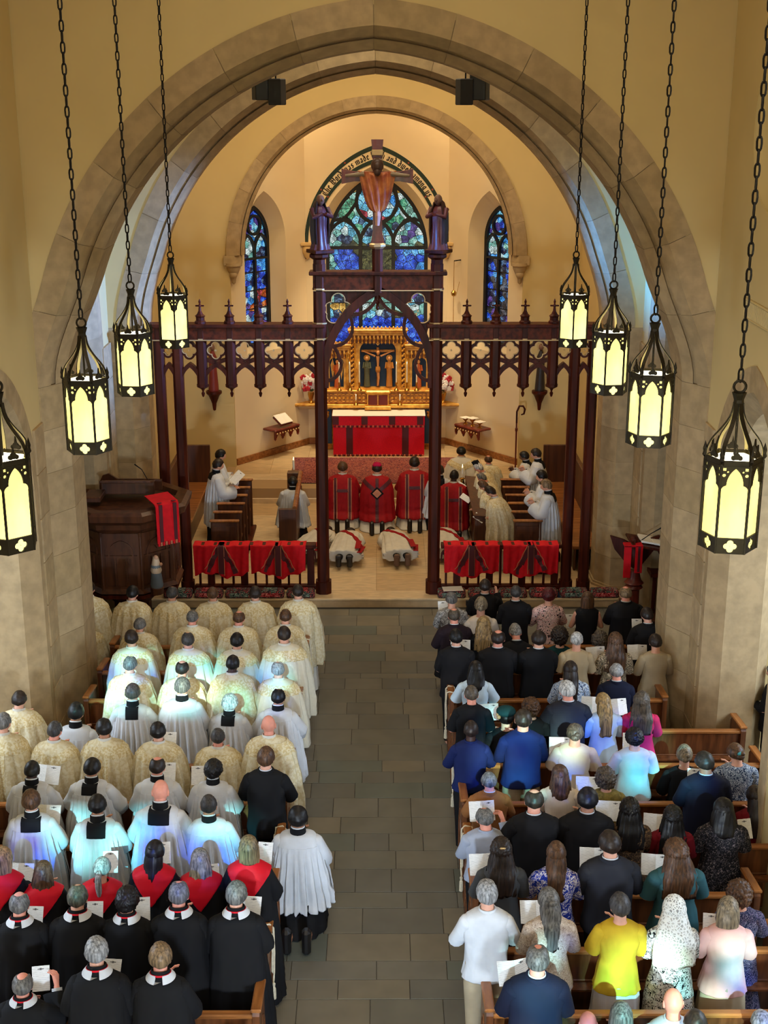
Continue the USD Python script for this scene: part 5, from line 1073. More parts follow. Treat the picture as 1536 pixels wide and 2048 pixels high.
def hair_of(style, seed):
    if style == 'bald': return []
    if style == 'short': return [cap(.015, .45, -.2, -.62, seed=seed, wave=.006, wf=30)]
    if style == 'crop': return [cap(.008, .5, -.2, -.6, seed=seed)]
    if style == 'thick': return [cap(.024, .4, -.25, -.72, seed=seed, wave=.014, wf=24, fine=True)]
    if style == 'fringe': return [cap(.011, .5, -.2, -.6, bald=.62, seed=seed)]
    if style == 'thin': return [cap(.011, .55, -.2, -.62, bald=.36, seed=seed, recede=.2)]
    if style == 'curly': return [cap(.036, .3, -.6, -1.0, wave=.036, wf=22, seed=seed, fine=True)]
    if style == 'bob': return [cap(.018, .35, -.3, -.5, seed=seed, wave=.004), curtain(.17, .098, .105, .03, 112, .003, seed, False)]
    if style == 'shoulder': return [cap(.018, .35, -.3, -.5, seed=seed, wave=.005), curtain(.26, .098, .12, .035, 108, .006, seed)]
    if style == 'long': return [cap(.016, .35, -.3, -.5, seed=seed, wave=.004), curtain(.44, .094, .1, .035, 100, .004, seed)]
    if style == 'wavy': return [cap(.024, .35, -.4, -.6, seed=seed, wave=.014, wf=26, fine=True), curtain(.42, .105, .14, .045, 105, .013, seed)]
    if style == 'bun': return [cap(.014, .4, -.25, -.6, seed=seed, wave=.003), ball(.042, HC+np.array([0, -.112, -.02]), 2, (1.1, .8, 1)), ball(.03, HC+np.array([.02, -.12, .02]), 2)]
    if style == 'tail': return [cap(.015, .4, -.25, -.55, seed=seed, wave=.003), tube(np.array([(0, -.1, .0), (.005, -.14, -.05), (0, -.15, -.13), (.0, -.14, -.24), (0, -.13, -.3)])+HC, [.03, .034, .036, .03, .012], 10)]
    if style == 'halfup': return [cap(.016, .35, -.3, -.5, seed=seed, wave=.004), curtain(.4, .092, .085, .035, 95, .006, seed), ball(.03, HC+np.array([0, -.12, .01]), 2, (1.2, .6, .8))]
    return []
HAIR = {k: woodmat('hair_'+k, c, tuple(int(x*.5) for x in c), rough=.45, sc=(60, 60, 4), spec=.35) for k, c in dict(black=(22, 18, 17), dark=(50, 37, 29), brown=(100, 68, 44), redbrown=(98, 58, 36), gray=(122, 118, 112), lightgray=(168, 166, 162), white=(214, 212, 206), blonde=(178, 144, 92), sandy=(146, 118, 84), ashblonde=(150, 132, 104), auburn=(92, 22, 26), graybrown=(98, 86, 72), pepper=(72, 68, 66)).items()}
SKIN = {k: mat('skin_'+k, c, .5, scale=30, amt=.08, spec=.35) for k, c in dict(light=(222, 164, 136), pink=(226, 150, 126), tan=(186, 130, 98), brown=(122, 80, 56), dark=(66, 42, 32)).items()}
shoe_m = mat('shoe_black', (24, 22, 22), .4); sole_m = mat('shoe_sole_brown', (104, 76, 56), .7)
def cloth(name, c, **k):
    kw = dict(rough=.85, scale=8, amt=.1, spec=.2); kw.update(k); return mat('cloth_'+name, c, **kw)
cream = mat('cloth_cream_damask', (220, 209, 176), .7, scale=26, col2=(208, 192, 150), spec=.3, ramp=(.45, .55), bump=.1, detail=2)
cream2 = mat('cloth_cream_plain', (216, 208, 184), .75, scale=20, amt=.07, spec=.3, bump=.08)
orphrey = mat('cloth_gold_scroll', (224, 211, 172), .6, scale=40, col2=(206, 184, 130), spec=.4, ramp=(.47, .53), detail=2)
alb = cloth('alb_white', (216, 211, 198)); surp = cloth('surplice_white', (208, 210, 212)); lace = cloth('lace_white', (226, 222, 210), scale=90, amt=.3, ramp=(.45, .55))
black = cloth('black', (20, 20, 22)); black2 = cloth('black_suit', (24, 23, 25)); navy = cloth('navy', (22, 26, 46)); royal = cloth('navy_shirt', (22, 34, 82)); charcoal = cloth('charcoal', (40, 42, 50)); tan_ = cloth('tan', (148, 96, 52)); khaki = cloth('khaki', (176, 160, 130)); beige = cloth('beige', (182, 160, 124)); ltgray = cloth('light_gray', (164, 170, 184)); whitec = cloth('white', (212, 214, 214)); ltblue = cloth('pale_blue', (196, 214, 224)); teal = cloth('teal', (52, 92, 98)); dkteal = cloth('dark_teal', (16, 54, 56)); yellow = cloth('yellow', (206, 172, 44)); pinkc = cloth('pink', (224, 176, 168)); hotpink = cloth('hot_pink', (196, 40, 84)); darkred = cloth('dark_red', (110, 14, 26)); plum = cloth('plum_black', (38, 26, 32)); goldtop = cloth('gold_top', (140, 122, 62), scale=30, amt=.5); denim = cloth('denim', (98, 116, 134)); ltpants = cloth('pale_trousers', (196, 196, 196)); lilac = cloth('lilac', (206, 190, 226)); kneel_red = mat('cloth_red_vestment', (158, 10, 20), .7, scale=20, amt=.15, spec=.25); hoodred = cloth('hood_red', (208, 14, 34), rough=.6); creamtop = cloth('cream_top', (222, 206, 186)); gray_top = cloth('gray_top', (70, 72, 74)); magenta = cloth('magenta', (176, 14, 70)); belt_m = mat('belt_brown', (86, 48, 28), .5)
floral_bw = pattern_mat('cloth_floral_bw', (224, 224, 218), ((20, 22, 24), (24, 26, 28), (180, 190, 186)), 11); floral_pink = pattern_mat('cloth_floral_pink', (222, 196, 184), ((40, 24, 26), (200, 130, 130), (60, 40, 40)), 14); paisley = pattern_mat('cloth_black_cream', (24, 22, 22), ((214, 196, 166), (206, 186, 150), (190, 170, 140)), 12); floral_blue = pattern_mat('cloth_floral_blue', (44, 60, 88), ((200, 206, 210), (190, 200, 206), (28, 40, 60)), 20); floral_navy = pattern_mat('cloth_floral_navy', (24, 28, 56), ((90, 80, 110), (140, 130, 150), (50, 54, 80)), 16); royal_floral = pattern_mat('cloth_floral_royal', (30, 52, 150), ((220, 220, 226), (206, 200, 196), (20, 36, 110)), 9); black_floral = pattern_mat('cloth_floral_black', (20, 20, 24), ((120, 110, 110), (30, 30, 36), (90, 84, 90)), 18); brown_pat = pattern_mat('cloth_brown_pattern', (66, 48, 34), ((30, 24, 20), (120, 92, 60), (40, 30, 24)), 12); lace_beige = pattern_mat('cloth_lace_beige', (206, 190, 172), ((150, 128, 110), (180, 164, 148), (222, 210, 196)), 22); bluewhite = pattern_mat('cloth_blue_white', (196, 206, 214), ((40, 58, 90), (80, 110, 150), (30, 30, 40)), 10); grayplaid = pattern_mat('cloth_gray_knit', (150, 146, 140), ((70, 66, 64), (110, 106, 100), (190, 186, 180)), 9)
def lace_mat():
    n = {'t': ('texture_coordinate', {}), 'z': ('voronoi_texture', {'scale': 38, 'feature': 'distance_to_edge'}), 'g': ('math', {'math_type': 'less_than', 'value2': .16}), 'q': ('math', {'math_type': 'multiply_add', 'value2': .6, 'value3': .36}), 'd': ('principled_bsdf', {'base_color': lin((236, 236, 226)), 'roughness': .8}), 'tr': ('transparent_bsdf', {}), 'mx': ('mix_closure', {})}
    return usdkit.material(stage, '/World/Looks/lace_veil', n, [('t.object', 'z.vector'), ('z.distance', 'g.value1'), ('g.value', 'q.value1'), ('q.value', 'mx.fac'), ('tr.BSDF', 'mx.closure1'), ('d.BSDF', 'mx.closure2')], 'mx.closure')
veil_m = lace_mat()
paper = mat('paper', (236, 234, 226), .8)
def print_mat():
    n = {'t': ('texture_coordinate', {}), 'm': ('mapping', {'scale': (26, 1, 90)}), 'z': ('noise_texture', {'scale': 1.0, 'detail': 2}), 'w': ('wave_texture', {'wave_type': 'bands', 'bands_direction': 'z', 'scale': 24, 'distortion': 0}), 'a': ('math', {'math_type': 'multiply'}), 'r': ('rgb_ramp', {'ramp': [(.3, lin((238, 236, 228))), (.55, lin((208, 206, 200)))]}), 'p': ('principled_bsdf', {'roughness': .8})}
    return usdkit.material(stage, '/World/Looks/printed_page', n, [('t.object', 'm.vector'), ('m.vector', 'z.vector'), ('t.object', 'w.vector'), ('z.fac', 'a.value1'), ('w.fac', 'a.value2'), ('a.value', 'r.fac'), ('r.color', 'p.base_color')], 'p.BSDF')
printed = print_mat(); page_ink = mat('page_heading', (110, 108, 106), .8)

# ------------------------------------------------------------------ people: assembly
def person(x, y, z0, ztop, label, outfit, hair, hcol, skin='light', pose='book', face=0, seed=0, tilt=14, turn=0, lean=0, wide=1.0, lower=None, col=None, col2=None, floor_kneel=False, extra=(), group=None):
    H_ = ztop-z0
    if lower is None: lower = 'stand' if H_ > 1.42 else 'kneel'
    base = 1.745 if lower == 'stand' else 1.325
    s = H_/base; sx = s**.5*wide*(1.0)
    t = thing('person', label, 'person', (x, y, z0), rad(face), group)
    robe = outfit in ('chasuble', 'surplice', 'cassock', 'hood', 'dalmatic', 'red_chasuble')
    tl, tn = rad(tilt), rad(turn)
    def deform(v, rigid_head=False):
        v = np.array(v, float)
        if lower == 'kneel' and not rigid_head: # clothes built standing
            z = v[:, 2]; v[:, 2] = np.where(z > .9, z-.42, z*(.48/.9)); k_ = np.clip(1-v[:, 2]/.34, 0, 1); v[:, 1] = np.where(v[:, 1] < 0, v[:, 1]*(1+.75*k_), v[:, 1]+.05*k_)
        return v
    def bend(v):
        v = np.array(v, float); sh = -.42 if lower == 'kneel' else 0
        n0 = np.array([0, -.01, 1.5+sh]); w = smoothstep(v[:, 2], 1.46+sh, 1.58+sh)[:, None]
        q = v-n0; c, s_ = math.cos(-tl), math.sin(-tl)
        a = np.stack([q[:, 0], q[:, 1]*c-q[:, 2]*s_, q[:, 1]*s_+q[:, 2]*c], 1)
        c, s_ = math.cos(tn), math.sin(tn); a = np.stack([a[:, 0]*c-a[:, 1]*s_, a[:, 0]*s_+a[:, 1]*c, a[:, 2]], 1)
        v = v*(1-w)+(a+n0)*w
        if lean: v[:, 1] += lean*np.clip(v[:, 2]-(.9+sh), 0, 9)**1.2
        return v*np.array([sx, sx, s])
    def put(name, m, mt, smooth=60, lbl=None, head=False):
        if m is None: return
        v = m.vertices if not head else m.vertices+np.array([0, 0, -.42 if lower == 'kneel' else 0])
        v = bend(v if head else deform(v)); obj(name, T(v, m.faces), mt, t, smooth=smooth, label=lbl)
    bv, bf = body(pose, lower); v = bend(bv); obj('body', T(v, bf), SKIN[skin], t, smooth=50)
    if hair != 'bald': put('hair', cat(hair_of(hair, seed)), HAIR[hcol], True, head=True)
    rg = np.random.default_rng(seed); R_ = lambda *a, **k: rings(*a, seed=seed, **k)
    neckring = lambda r, z0_, z1_, th=.008: lathe([(r, z0_), (r+.004, z1_), (r+th, z1_), (r+th+.004, z0_)], 24).apply_translation((0, 0, 0))
    if outfit == 'chasuble':
        v = R_([(1.5, .075, .075), (1.475, .12, .092), (1.445, .2, .125), (1.37, .262, .165), (1.2, .305, .215), (1.0, .33, .245), (.75, .345, .255), (.5, .35, .262), (.46, .34, .25)], n=84, fold=.13, k=12, ztop=1.42, grow=.7, sharp=.8)
        put('chasuble', closed(v), col or cream)
        ch = rg.integers(3)
        put('orphrey', patch(v, (lambda c: np.minimum.reduce([c[:, 2]-(1.31), (1.45)-(c[:, 2]), (.06)-(c[:, 1])])) if ch < 2 else (lambda c: np.minimum.reduce([c[:, 2]-(1.22+.5*np.abs(c[:, 0])), (1.45)-(c[:, 2]), (0)-(c[:, 1]), (1.36+.5*np.abs(c[:, 0]))-(c[:, 2])])), .005), orphrey)
        if ch == 1: put('orphrey_band', patch(v, lambda c: np.minimum.reduce([(.045)-(np.abs(c[:, 0])), (0)-(c[:, 1]), (1.31)-(c[:, 2]), c[:, 2]-(.5)]), .004), orphrey)
        put('amice', neckring(.066, 1.465, 1.525, .012), alb); put('alb', closed(R_([(.6, .25, .19), (.3, .27, .2), (.02, .29, .215)], n=40, fold=.05, k=11)), alb)
    elif outfit == 'surplice':
        v = R_([(1.475, .09, .075), (1.45, .165, .105), (1.38, .205, .132), (1.25, .228, .16), (1.0, .262, .19), (.75, .29, .21), (.5, .305, .222), (.47, .29, .21)], n=120, fold=.125, k=23, ztop=1.33, sharp=.7, grow=.35)
        open_ = rg.random() < .75; w0 = rg.uniform(.075, .11); zc = rg.uniform(1.33, 1.37)
        put('surplice', closed(v), col or surp); put('yoke', patch(v, lambda c: np.minimum.reduce([c[:, 2]-(1.31), (.05)-(c[:, 1]), (1.36)-(c[:, 2])]), .004), col or surp)
        if open_: put('cassock_back', patch(v, lambda c: np.minimum.reduce([(w0)-(np.abs(c[:, 0])), c[:, 2]-(zc), (.02)-(c[:, 1])]), .006), black)
        for s_ in (-1, 1): put('sleeve', sleeve(pose, .085, .135, s_, .99, seed=seed+s_, drop=.06), col or surp)
        put('cassock_collar', neckring(.06, 1.45, 1.535, .014), black); put('clerical_collar', neckring(.058, 1.53, 1.547, .006), whitec)
        put('cassock', closed(R_([(.6, .25, .19), (.3, .25, .19), (.02, .27, .2)], n=40, fold=.05, k=11)), black)
        for s_ in (-1, 1): put('cassock_cuff', sleeve(pose, .05, .045, s_, seed=seed), black)
    elif outfit in ('cassock', 'hood'):
        v = R_([(1.48, .075, .07), (1.45, .135, .098), (1.41, .2, .12), (1.3, .225, .15), (1.1, .24, .17), (.85, .27, .2), (.4, .3, .23), (.03, .32, .25)], n=64, fold=.04, k=13, ztop=1.3)
        put('gown', closed(v), black)
        for s_ in (-1, 1): put('sleeve', sleeve(pose, .08, .12, s_, .95, seed=seed+s_, drop=.05), black)
        if outfit == 'hood':
            put('hood', patch(v, lambda c: np.minimum.reduce([c[:, 2]-(1.14+1.35*np.abs(c[:, 0])), (.1)-(c[:, 1])]), .022, .02), hoodred, lbl='red hood')
        else:
            put('black_collar', neckring(.062, 1.48, 1.54, .014), black); put('red_piping', neckring(.078, 1.512, 1.522, .006), hoodred)
            c_ = lathe([(.105, 1.472), (.082, 1.515), (.088, 1.52), (.12, 1.474)], 40); k_ = np.abs(np.arctan2(c_.vertices[:, 0], -c_.vertices[:, 1])) > .16
            c_.update_faces(k_[c_.faces].all(1)); put('white_collar', c_, whitec)
        for s_ in (-1, 1): put('cuff', sleeve(pose, .05, .042, s_, seed=seed), whitec if outfit == 'cassock' and pose == 'raise' else black)
    elif outfit in ('dalmatic', 'red_chasuble'):
        v = R_([(1.5, .075, .075), (1.475, .12, .092), (1.445, .2, .125), (1.37, .25, .16), (1.2, .285, .2), (1.0, .3, .22), (.75, .31, .235), (.4, .32, .25), (.36, .31, .24)], n=80, fold=.035, k=11, ztop=1.3)
        put('vestment', closed(v), kneel_red)
        if outfit == 'dalmatic':
            for s_ in (-1, 1): put('band', patch(v, lambda c: np.minimum.reduce([(.022)-(np.abs(c[:, 0]-s_*.13)), (0)-(c[:, 1]), (1.44)-(c[:, 2])]), .004), wine)
            put('cross_band', patch(v, lambda c: np.minimum.reduce([(.13)-(np.abs(c[:, 0])), (0)-(c[:, 1]), c[:, 2]-(1.17), (1.23)-(c[:, 2])]), .0045), wine)
            for s_ in (-1, 1):
                for o in (-.028, .028): put('trim', patch(v, lambda c: np.minimum.reduce([(.006)-(np.abs(c[:, 0]-s_*.13-o)), (0)-(c[:, 1]), (1.44)-(c[:, 2])]), .005), gold_trim)
            for s_ in (-1, 1): put('sleeve', sleeve(pose, .1, .16, s_, .95, seed=seed, drop=.08), kneel_red)
        else:
            put('band', patch(v, lambda c: np.minimum.reduce([np.maximum(.028-np.abs(c[:, 0]), np.minimum(.05-np.abs(c[:, 2]-1.2-.9*np.abs(c[:, 0])), .3-np.abs(c[:, 0]))), -c[:, 1], 1.46-c[:, 2]]), .004), wine)
            put('medallion_ground', patch(v, lambda c: np.minimum.reduce([(.115)-(np.abs(c[:, 0])+np.abs(c[:, 2]-1.18)*.9), (0)-(c[:, 1])]), .007), black)
            put('medallion', patch(v, lambda c: np.minimum.reduce([(.08)-(np.abs(c[:, 0])+np.abs(c[:, 2]-1.18)*.9), (0)-(c[:, 1])]), .01), gold_trim)
        put('amice', neckring(.066, 1.465, 1.525, .012), alb); put('alb', closed(R_([(.55, .25, .19), (.3, .28, .21), (.02, .31, .25)], n=40, fold=.06, k=11)), alb)
    elif outfit in ('suit', 'shirt', 'tee'):
        m_ = col; jk = outfit == 'suit'; b = .012 if jk else 0
        v = R_([(1.495, .068, .068), (1.465, .13+b, .092), (1.425, .188+b, .108+b), (1.3, .2+b, .13+b), (1.1, .182+b, .128+b), (.97, .185+b, .135+b), (.76 if jk else .86, .205+b, .148+b), (.74 if jk else .84, .19, .13)], n=64, fold=.02, k=9, ztop=1.3, wr=.11)
        put('jacket' if jk else 'shirt', closed(v), m_)
        for s_ in (-1, 1): put('sleeve', sleeve(pose, .078+b, .05 if outfit != 'tee' else .075, s_, 1.0 if outfit != 'tee' else .5, seed=seed), m_)
        if jk: put('shirt_collar', neckring(.058, 1.48, 1.518, .008), whitec); put('jacket_collar', neckring(.066, 1.462, 1.508, .02), m_)
        else: put('collar', neckring(.06, 1.475, 1.51, .014), m_)
        tr_ = col2 or black
        for s_ in (-1, 1):
            m2 = tube([(s_*.085, 0, .98), (s_*.09, 0, .75), (s_*.095, .02, .5), (s_*.09, -.01, .06)], [.098, .104, .08, .062], 14); put('trouser_leg', m2, tr_)
        if not jk: put('belt', closed(R_([(.9, .178, .132), (.86, .18, .134)], n=40)), belt_m if col2 else black)
    else:  # women's dresses and tops
        v = R_([(1.475, .085, .075), (1.455, .13, .09), (1.42, .18, .105), (1.3, .185, .13), (1.12, .158, .118), (1.0, .178, .13), (.86, .205, .15)] + ([(.5, .235, .19), (.3, .26, .21), (.28, .25, .2)] if outfit == 'dress' else [(.8, .215, .16), (.78, .2, .15)]), n=64, fold=.03, k=9, ztop=1.15, wr=.1)
        put('dress' if outfit == 'dress' else 'top', closed(v), col)
        if outfit != 'dress': put('skirt', closed(R_([(1.0, .17, .125), (.86, .2, .148), (.5, .22, .18), (.25, .25, .2)], n=48, fold=.04, k=9, ztop=.95)), col2 or black)
        if 'bare' not in extra:
            for s_ in (-1, 1): put('sleeve', sleeve(pose, .078, .08 if 'short' in extra else .055, s_, .5 if 'short' in extra else .95, seed=seed), col)
    if 'beret' in extra: put('beret', ball(1, HC+np.array([0, -.015, .075]), 3, (.115, .125, .06)), dkteal, True, head=True); put('hat_flower', cat(ball(.025, HC+np.array([-.1, -.08, .03]), 1), ball(.02, HC+np.array([-.11, -.05, .05]), 1)), mat('hat_flower_%d' % seed, (170, 120, 80)), head=True)
    if 'zucchetto' in extra: put('skullcap', cap(.022, .9, .62, .35, seed=1), magenta, True, head=True)
    if 'biretta' in extra: put('biretta', cat(lathe([(.07, 0), (.085, .02), (.09, .09), (.02, .1), (.0, .11)], 4, PI/4).apply_translation(HC+np.array([0, -.01, .07]))), black, head=True)
    if 'clip' in extra: put('hair_clip', ball(.03, HC+np.array([.0, -.12, .02]), 2, (1.3, .5, .9)), mat('clip_%d' % seed, (52, 150, 160)), head=True)
    if 'silverclip' in extra: put('hair_clip', bev(-.03, .03, -.125, -.11, 1.68, 1.7), edge_gilt, head=True)
    if 'veil' in extra:
        put('veil', curtain(.52, .118, .2, .006, 128, .006, 3), veil_m, True, head=True); put('veil_crown', cap(.03, .45, -.5, -.5, seed=2), veil_m, True, head=True)
    if floor_kneel:
        for s_ in (-1, 1): obj('shoe', cat(bev(s_*.1-.045, s_*.1+.045, -.62, -.5, .0, .28, .03), bev(s_*.1-.04, s_*.1+.04, -.5, -.3, .03, .12, .02)), shoe_m, t)
    if 'aisle_foot' in extra: obj('shoe', cat(bev(.34, .56, -.62, -.5, .0, .1, .03), tube([(.38, -.55, .1), (.3, -.4, .25)], .05, 8)), shoe_m, t)
    return t
def booklet(px, py, Y, label, face=0, size=1.0, pitch=28, spread=24, closed_=False):
    p = atY(px, py, Y); t = thing('booklet', label, 'booklet', p, rad(face))
    w, h = .145*size, .205*size
    for s in ((-1, 1) if not closed_ else (1,)):
        m = mv(bev(min(0, s*w), max(0, s*w), -.003, .003, -h/2, h/2, .001), -w/2 if closed_ else 0, 0, 0)
        hd = mv(cat(bev(-.025, .025, -.0045, -.002, 0, .007, .001), bev(-.008, .008, -.0045, -.002, -.005, .012, .001)), (s*w/2 if not closed_ else 0), 0, h*.36)
        for nm, q, mm in (('page', m, printed), ('heading', hd, page_ink)):
            if nm == 'heading' and s < 0: continue
            q = rz(q, s*rad(spread)) if not closed_ else q
            obj(nm, rot(q, -rad(pitch), (1, 0, 0)), mm, t)
    return t
# ------------------------------------------------------------------ the congregation
import re
OF = ['nearest the aisle'] + [w_ + ' from aisle' for w_ in ('second', 'third', 'fourth', 'fifth', 'sixth', 'seventh', 'eighth')]
SD = [100]
def seat(px, py, k, z0=0.0):
    Y = pewY(k)+.55; p = atY(px, py, Y); return p[0], Y, p[2]
def row(side, k, people):
    people = sorted(people, key=lambda q: -q[0] if side == 'left' else q[0])
    for n, q in enumerate(people):
        px, py, desc, outfit, hair, hcol = q[:6]; o = dict(q[6]) if len(q) > 6 else {}
        kk = o.pop('k', k); bk = o.pop('bk', None); x, Y, z = seat(px, py, kk); SD[0] += 1
        lab = '%s, %s %s row, %s' % (desc, side, rowname(int(round(k))), OF[n])
        pose = o.pop('pose', 'book' if bk else ('rail' if SD[0] % 3 == 0 else 'pray')); z = o.pop('z', z)
        person(x, Y, .0 if z > 1.42 else .0, z, lab, outfit, hair, hcol, pose=pose, seed=SD[0], face=o.pop('face', (SD[0]*37 % 11-5)*.8), turn=o.pop('turn', (SD[0]*53 % 13-6)*1.5), tilt=o.pop('tilt', 8+SD[0]*29 % 14), **o)
        if bk:
            bl = 'white booklet held by %s, %s %s row, %s' % (' '.join(desc.split()[:2])+' '+re.search('woman|man|clergyman', desc)[0], side, rowname(int(round(k))), OF[n])
            booklet(bk[0], bk[1], Y+.36, bl, face=(SD[0]*31 % 17-8)*1.5, closed_=len(bk) > 2)
D = lambda **k: k
cc = 'clergyman in cream chasuble'; sv = 'man in white surplice over black cassock'
row('left', 9, [(175, 1163, 'dark balding '+cc, 'chasuble', 'fringe', 'dark'), (262, 1173, 'dark-haired '+cc, 'chasuble', 'short', 'black'), (342, 1174, 'grey balding '+cc, 'chasuble', 'thin', 'pepper'), (425, 1175, 'close-cropped '+cc, 'chasuble', 'crop', 'brown'), (510, 1174, 'short dark-haired '+cc, 'chasuble', 'short', 'dark'), (596, 1170, 'dark-cropped '+cc, 'chasuble', 'crop', 'dark')])
row('left', 8, [(165, 1227, 'black-haired '+cc, 'chasuble', 'short', 'black', D(k=8.7)), (277, 1238, 'grey-haired '+cc, 'chasuble', 'short', 'gray'), (383, 1222, 'grey-cropped '+cc, 'chasuble', 'crop', 'gray', D(skin='pink')), (476, 1223, 'bald-crowned '+cc, 'chasuble', 'fringe', 'brown', D(skin='pink')), (570, 1220, 'brown-haired '+cc, 'chasuble', 'crop', 'brown')])
row('left', 7, [(262, 1262, 'dark brown-haired '+cc, 'chasuble', 'short', 'dark', D(col=cream2)), (375, 1266, 'pepper-haired balding '+cc, 'chasuble', 'thin', 'pepper', D(col=cream2)), (473, 1268, 'black-haired '+cc, 'chasuble', 'short', 'black', D(col=cream2)), (568, 1254, 'dark-haired '+cc, 'chasuble', 'crop', 'dark', D(col=cream2, wide=1.05))])
row('left', 6, [(257, 1314, 'grey thin-haired '+cc, 'chasuble', 'thin', 'gray'), (362, 1323, 'bald-topped dark-fringed '+cc, 'chasuble', 'fringe', 'dark', D(skin='pink')), (463, 1312, 'dark-skinned '+cc, 'chasuble', 'crop', 'black', D(skin='dark')), (556, 1325, 'bald '+cc, 'chasuble', 'thin', 'lightgray', D(col=cream2))])
row('left', 5, [(35, 1385, 'brown-haired '+cc+' beside the pier', 'chasuble', 'short', 'dark'), (148, 1408, 'dark-haired '+sv, 'surplice', 'short', 'black', D(skin='tan')), (263, 1370, 'sandy grey-haired '+sv, 'surplice', 'short', 'graybrown'), (362, 1357, 'grey-haired '+sv, 'surplice', 'short', 'gray'), (457, 1392, 'white-haired '+sv, 'surplice', 'thick', 'white'), (555, 1380, 'black thin-haired '+sv, 'surplice', 'thin', 'black', D(skin='tan'))])
row('left', 4, [(2, 1428, 'grey-cropped '+cc, 'chasuble', 'crop', 'gray'), (105, 1445, 'grey balding '+cc, 'chasuble', 'crop', 'pepper', D(skin='pink')), (207, 1440, 'dark-haired '+cc, 'chasuble', 'short', 'black', D(skin='tan')), (315, 1447, 'black-haired '+cc, 'chasuble', 'short', 'black', D(bk=(340, 1482, 1))), (435, 1459, 'grey-haired '+cc, 'chasuble', 'crop', 'pepper', D(skin='pink')), (537, 1433, 'wholly bald '+cc, 'chasuble', 'bald', 'gray', D(skin='pink', extra=('aisle_foot',)))])
row('left', 3, [(60, 1525, 'dark-skinned '+sv, 'surplice', 'crop', 'black', D(skin='dark', bk=(92, 1549))), (180, 1520, 'black-haired '+sv, 'surplice', 'short', 'black', D(skin='tan')), (312, 1517, 'bald-crowned '+sv, 'surplice', 'fringe', 'dark', D(skin='pink', bk=(338, 1544, 1))), (424, 1524, 'thick-haired man in white surplice', 'surplice', 'thick', 'black', D(skin='tan', bk=(396, 1551, 1))), (530, 1497, 'brown-haired man in plain black suit', 'suit', 'short', 'brown', D(col=black, pose='rail', tilt=4))])
row('left', 2, [(60, 1583, 'reddish brown-haired '+sv, 'surplice', 'short', 'brown', D(bk=(92, 1630))), (192, 1594, 'shiny black-haired '+sv, 'surplice', 'short', 'black', D(skin='tan')), (318, 1563, 'bald pink-headed '+sv, 'surplice', 'bald', 'gray', D(skin='pink')), (416, 1594, 'grey-black cropped '+sv, 'surplice', 'crop', 'pepper', D(skin='tan'))])
hw = 'woman in black gown with red hood'
row('left', 1, [(0, 1700, 'blonde '+hw, 'hood', 'bob', 'blonde', D(wide=.95, bk=(36, 1748))), (85, 1757, 'brown-haired '+hw, 'hood', 'shoulder', 'brown', D(wide=.95, z=1.45)), (200, 1720, 'silver-haired '+hw+' and ponytail', 'hood', 'tail', 'lightgray', D(wide=.95, bk=(221, 1724, 1))), (305, 1686, 'long black-haired '+hw, 'hood', 'long', 'black', D(wide=.95, bk=(326, 1706, 1))), (400, 1702, 'silver-blonde '+hw, 'hood', 'shoulder', 'ashblonde', D(wide=.95, bk=(424, 1750, 1))), (497, 1676, 'light brown-haired '+hw, 'hood', 'bob', 'sandy', D(wide=.95, bk=(530, 1706, 1)))])
cg = 'man in black gown with white collar'
row('left', 0, [(35, 1790, 'bald '+cg, 'cassock', 'fringe', 'gray', D(skin='pink', bk=(70, 1836, 1))), (151, 1775, 'grey balding '+cg, 'cassock', 'thin', 'graybrown', D(bk=(190, 1826, 1))), (250, 1782, 'dark curly-haired '+cg, 'cassock', 'thick', 'black', D(bk=(284, 1818, 1))), (355, 1768, 'grey balding-crowned '+cg, 'cassock', 'thin', 'gray', D(skin='pink')), (470, 1769, 'grey-haired '+cg, 'cassock', 'short', 'gray', D(bk=(490, 1815)))])
row('left', -1, [(42, 1952, 'bald '+cg, 'cassock', 'fringe', 'gray', D(skin='pink', pose='raise', bk=(82, 1957, 1))), (190, 1882, 'white-haired '+cg, 'cassock', 'short', 'lightgray', D(bk=(206, 1942))), (318, 1894, 'sandy grey-haired '+cg, 'cassock', 'short', 'sandy', D(skin='pink'))])
x_, _, z_ = seat(590, 1628, 2.25)
person(-.78, 12.25, 0, 1.33, 'dark-haired man in white surplice kneeling on the aisle floor beside the left pews', 'surplice', 'short', 'black', skin='tan', pose='pray', seed=9, tilt=6, lower='kneel', floor_kneel=True, wide=1.08)
bs = 'man in black suit'
row('right', 9, [(904, 1186, 'short grey-haired woman in grey knit jacket', 'top', 'short', 'gray', D(col=grayplaid, bk=(886, 1216, 1))), (970, 1160, 'dark-haired man in black suit taking a picture', 'suit', 'short', 'dark', D(col=black2, pose='raise', k=9.5)), (962, 1195, 'grey-blonde woman in cream puffed blouse', 'top', 'bun', 'ashblonde', D(col=creamtop)), (1032, 1172, 'grey-dark cropped '+bs, 'suit', 'crop', 'pepper', D(col=black2)), (1098, 1178, 'red-haired woman in pink floral blouse', 'top', 'thick', 'auburn', D(col=floral_pink)), (1176, 1185, 'brown-haired woman in sleeveless black dress', 'dress', 'bob', 'brown', D(col=black, extra=('bare',), bk=(1141, 1242, 1))), (1253, 1174, 'bald '+bs, 'suit', 'fringe', 'sandy', D(col=black2, skin='pink', wide=1.1))])
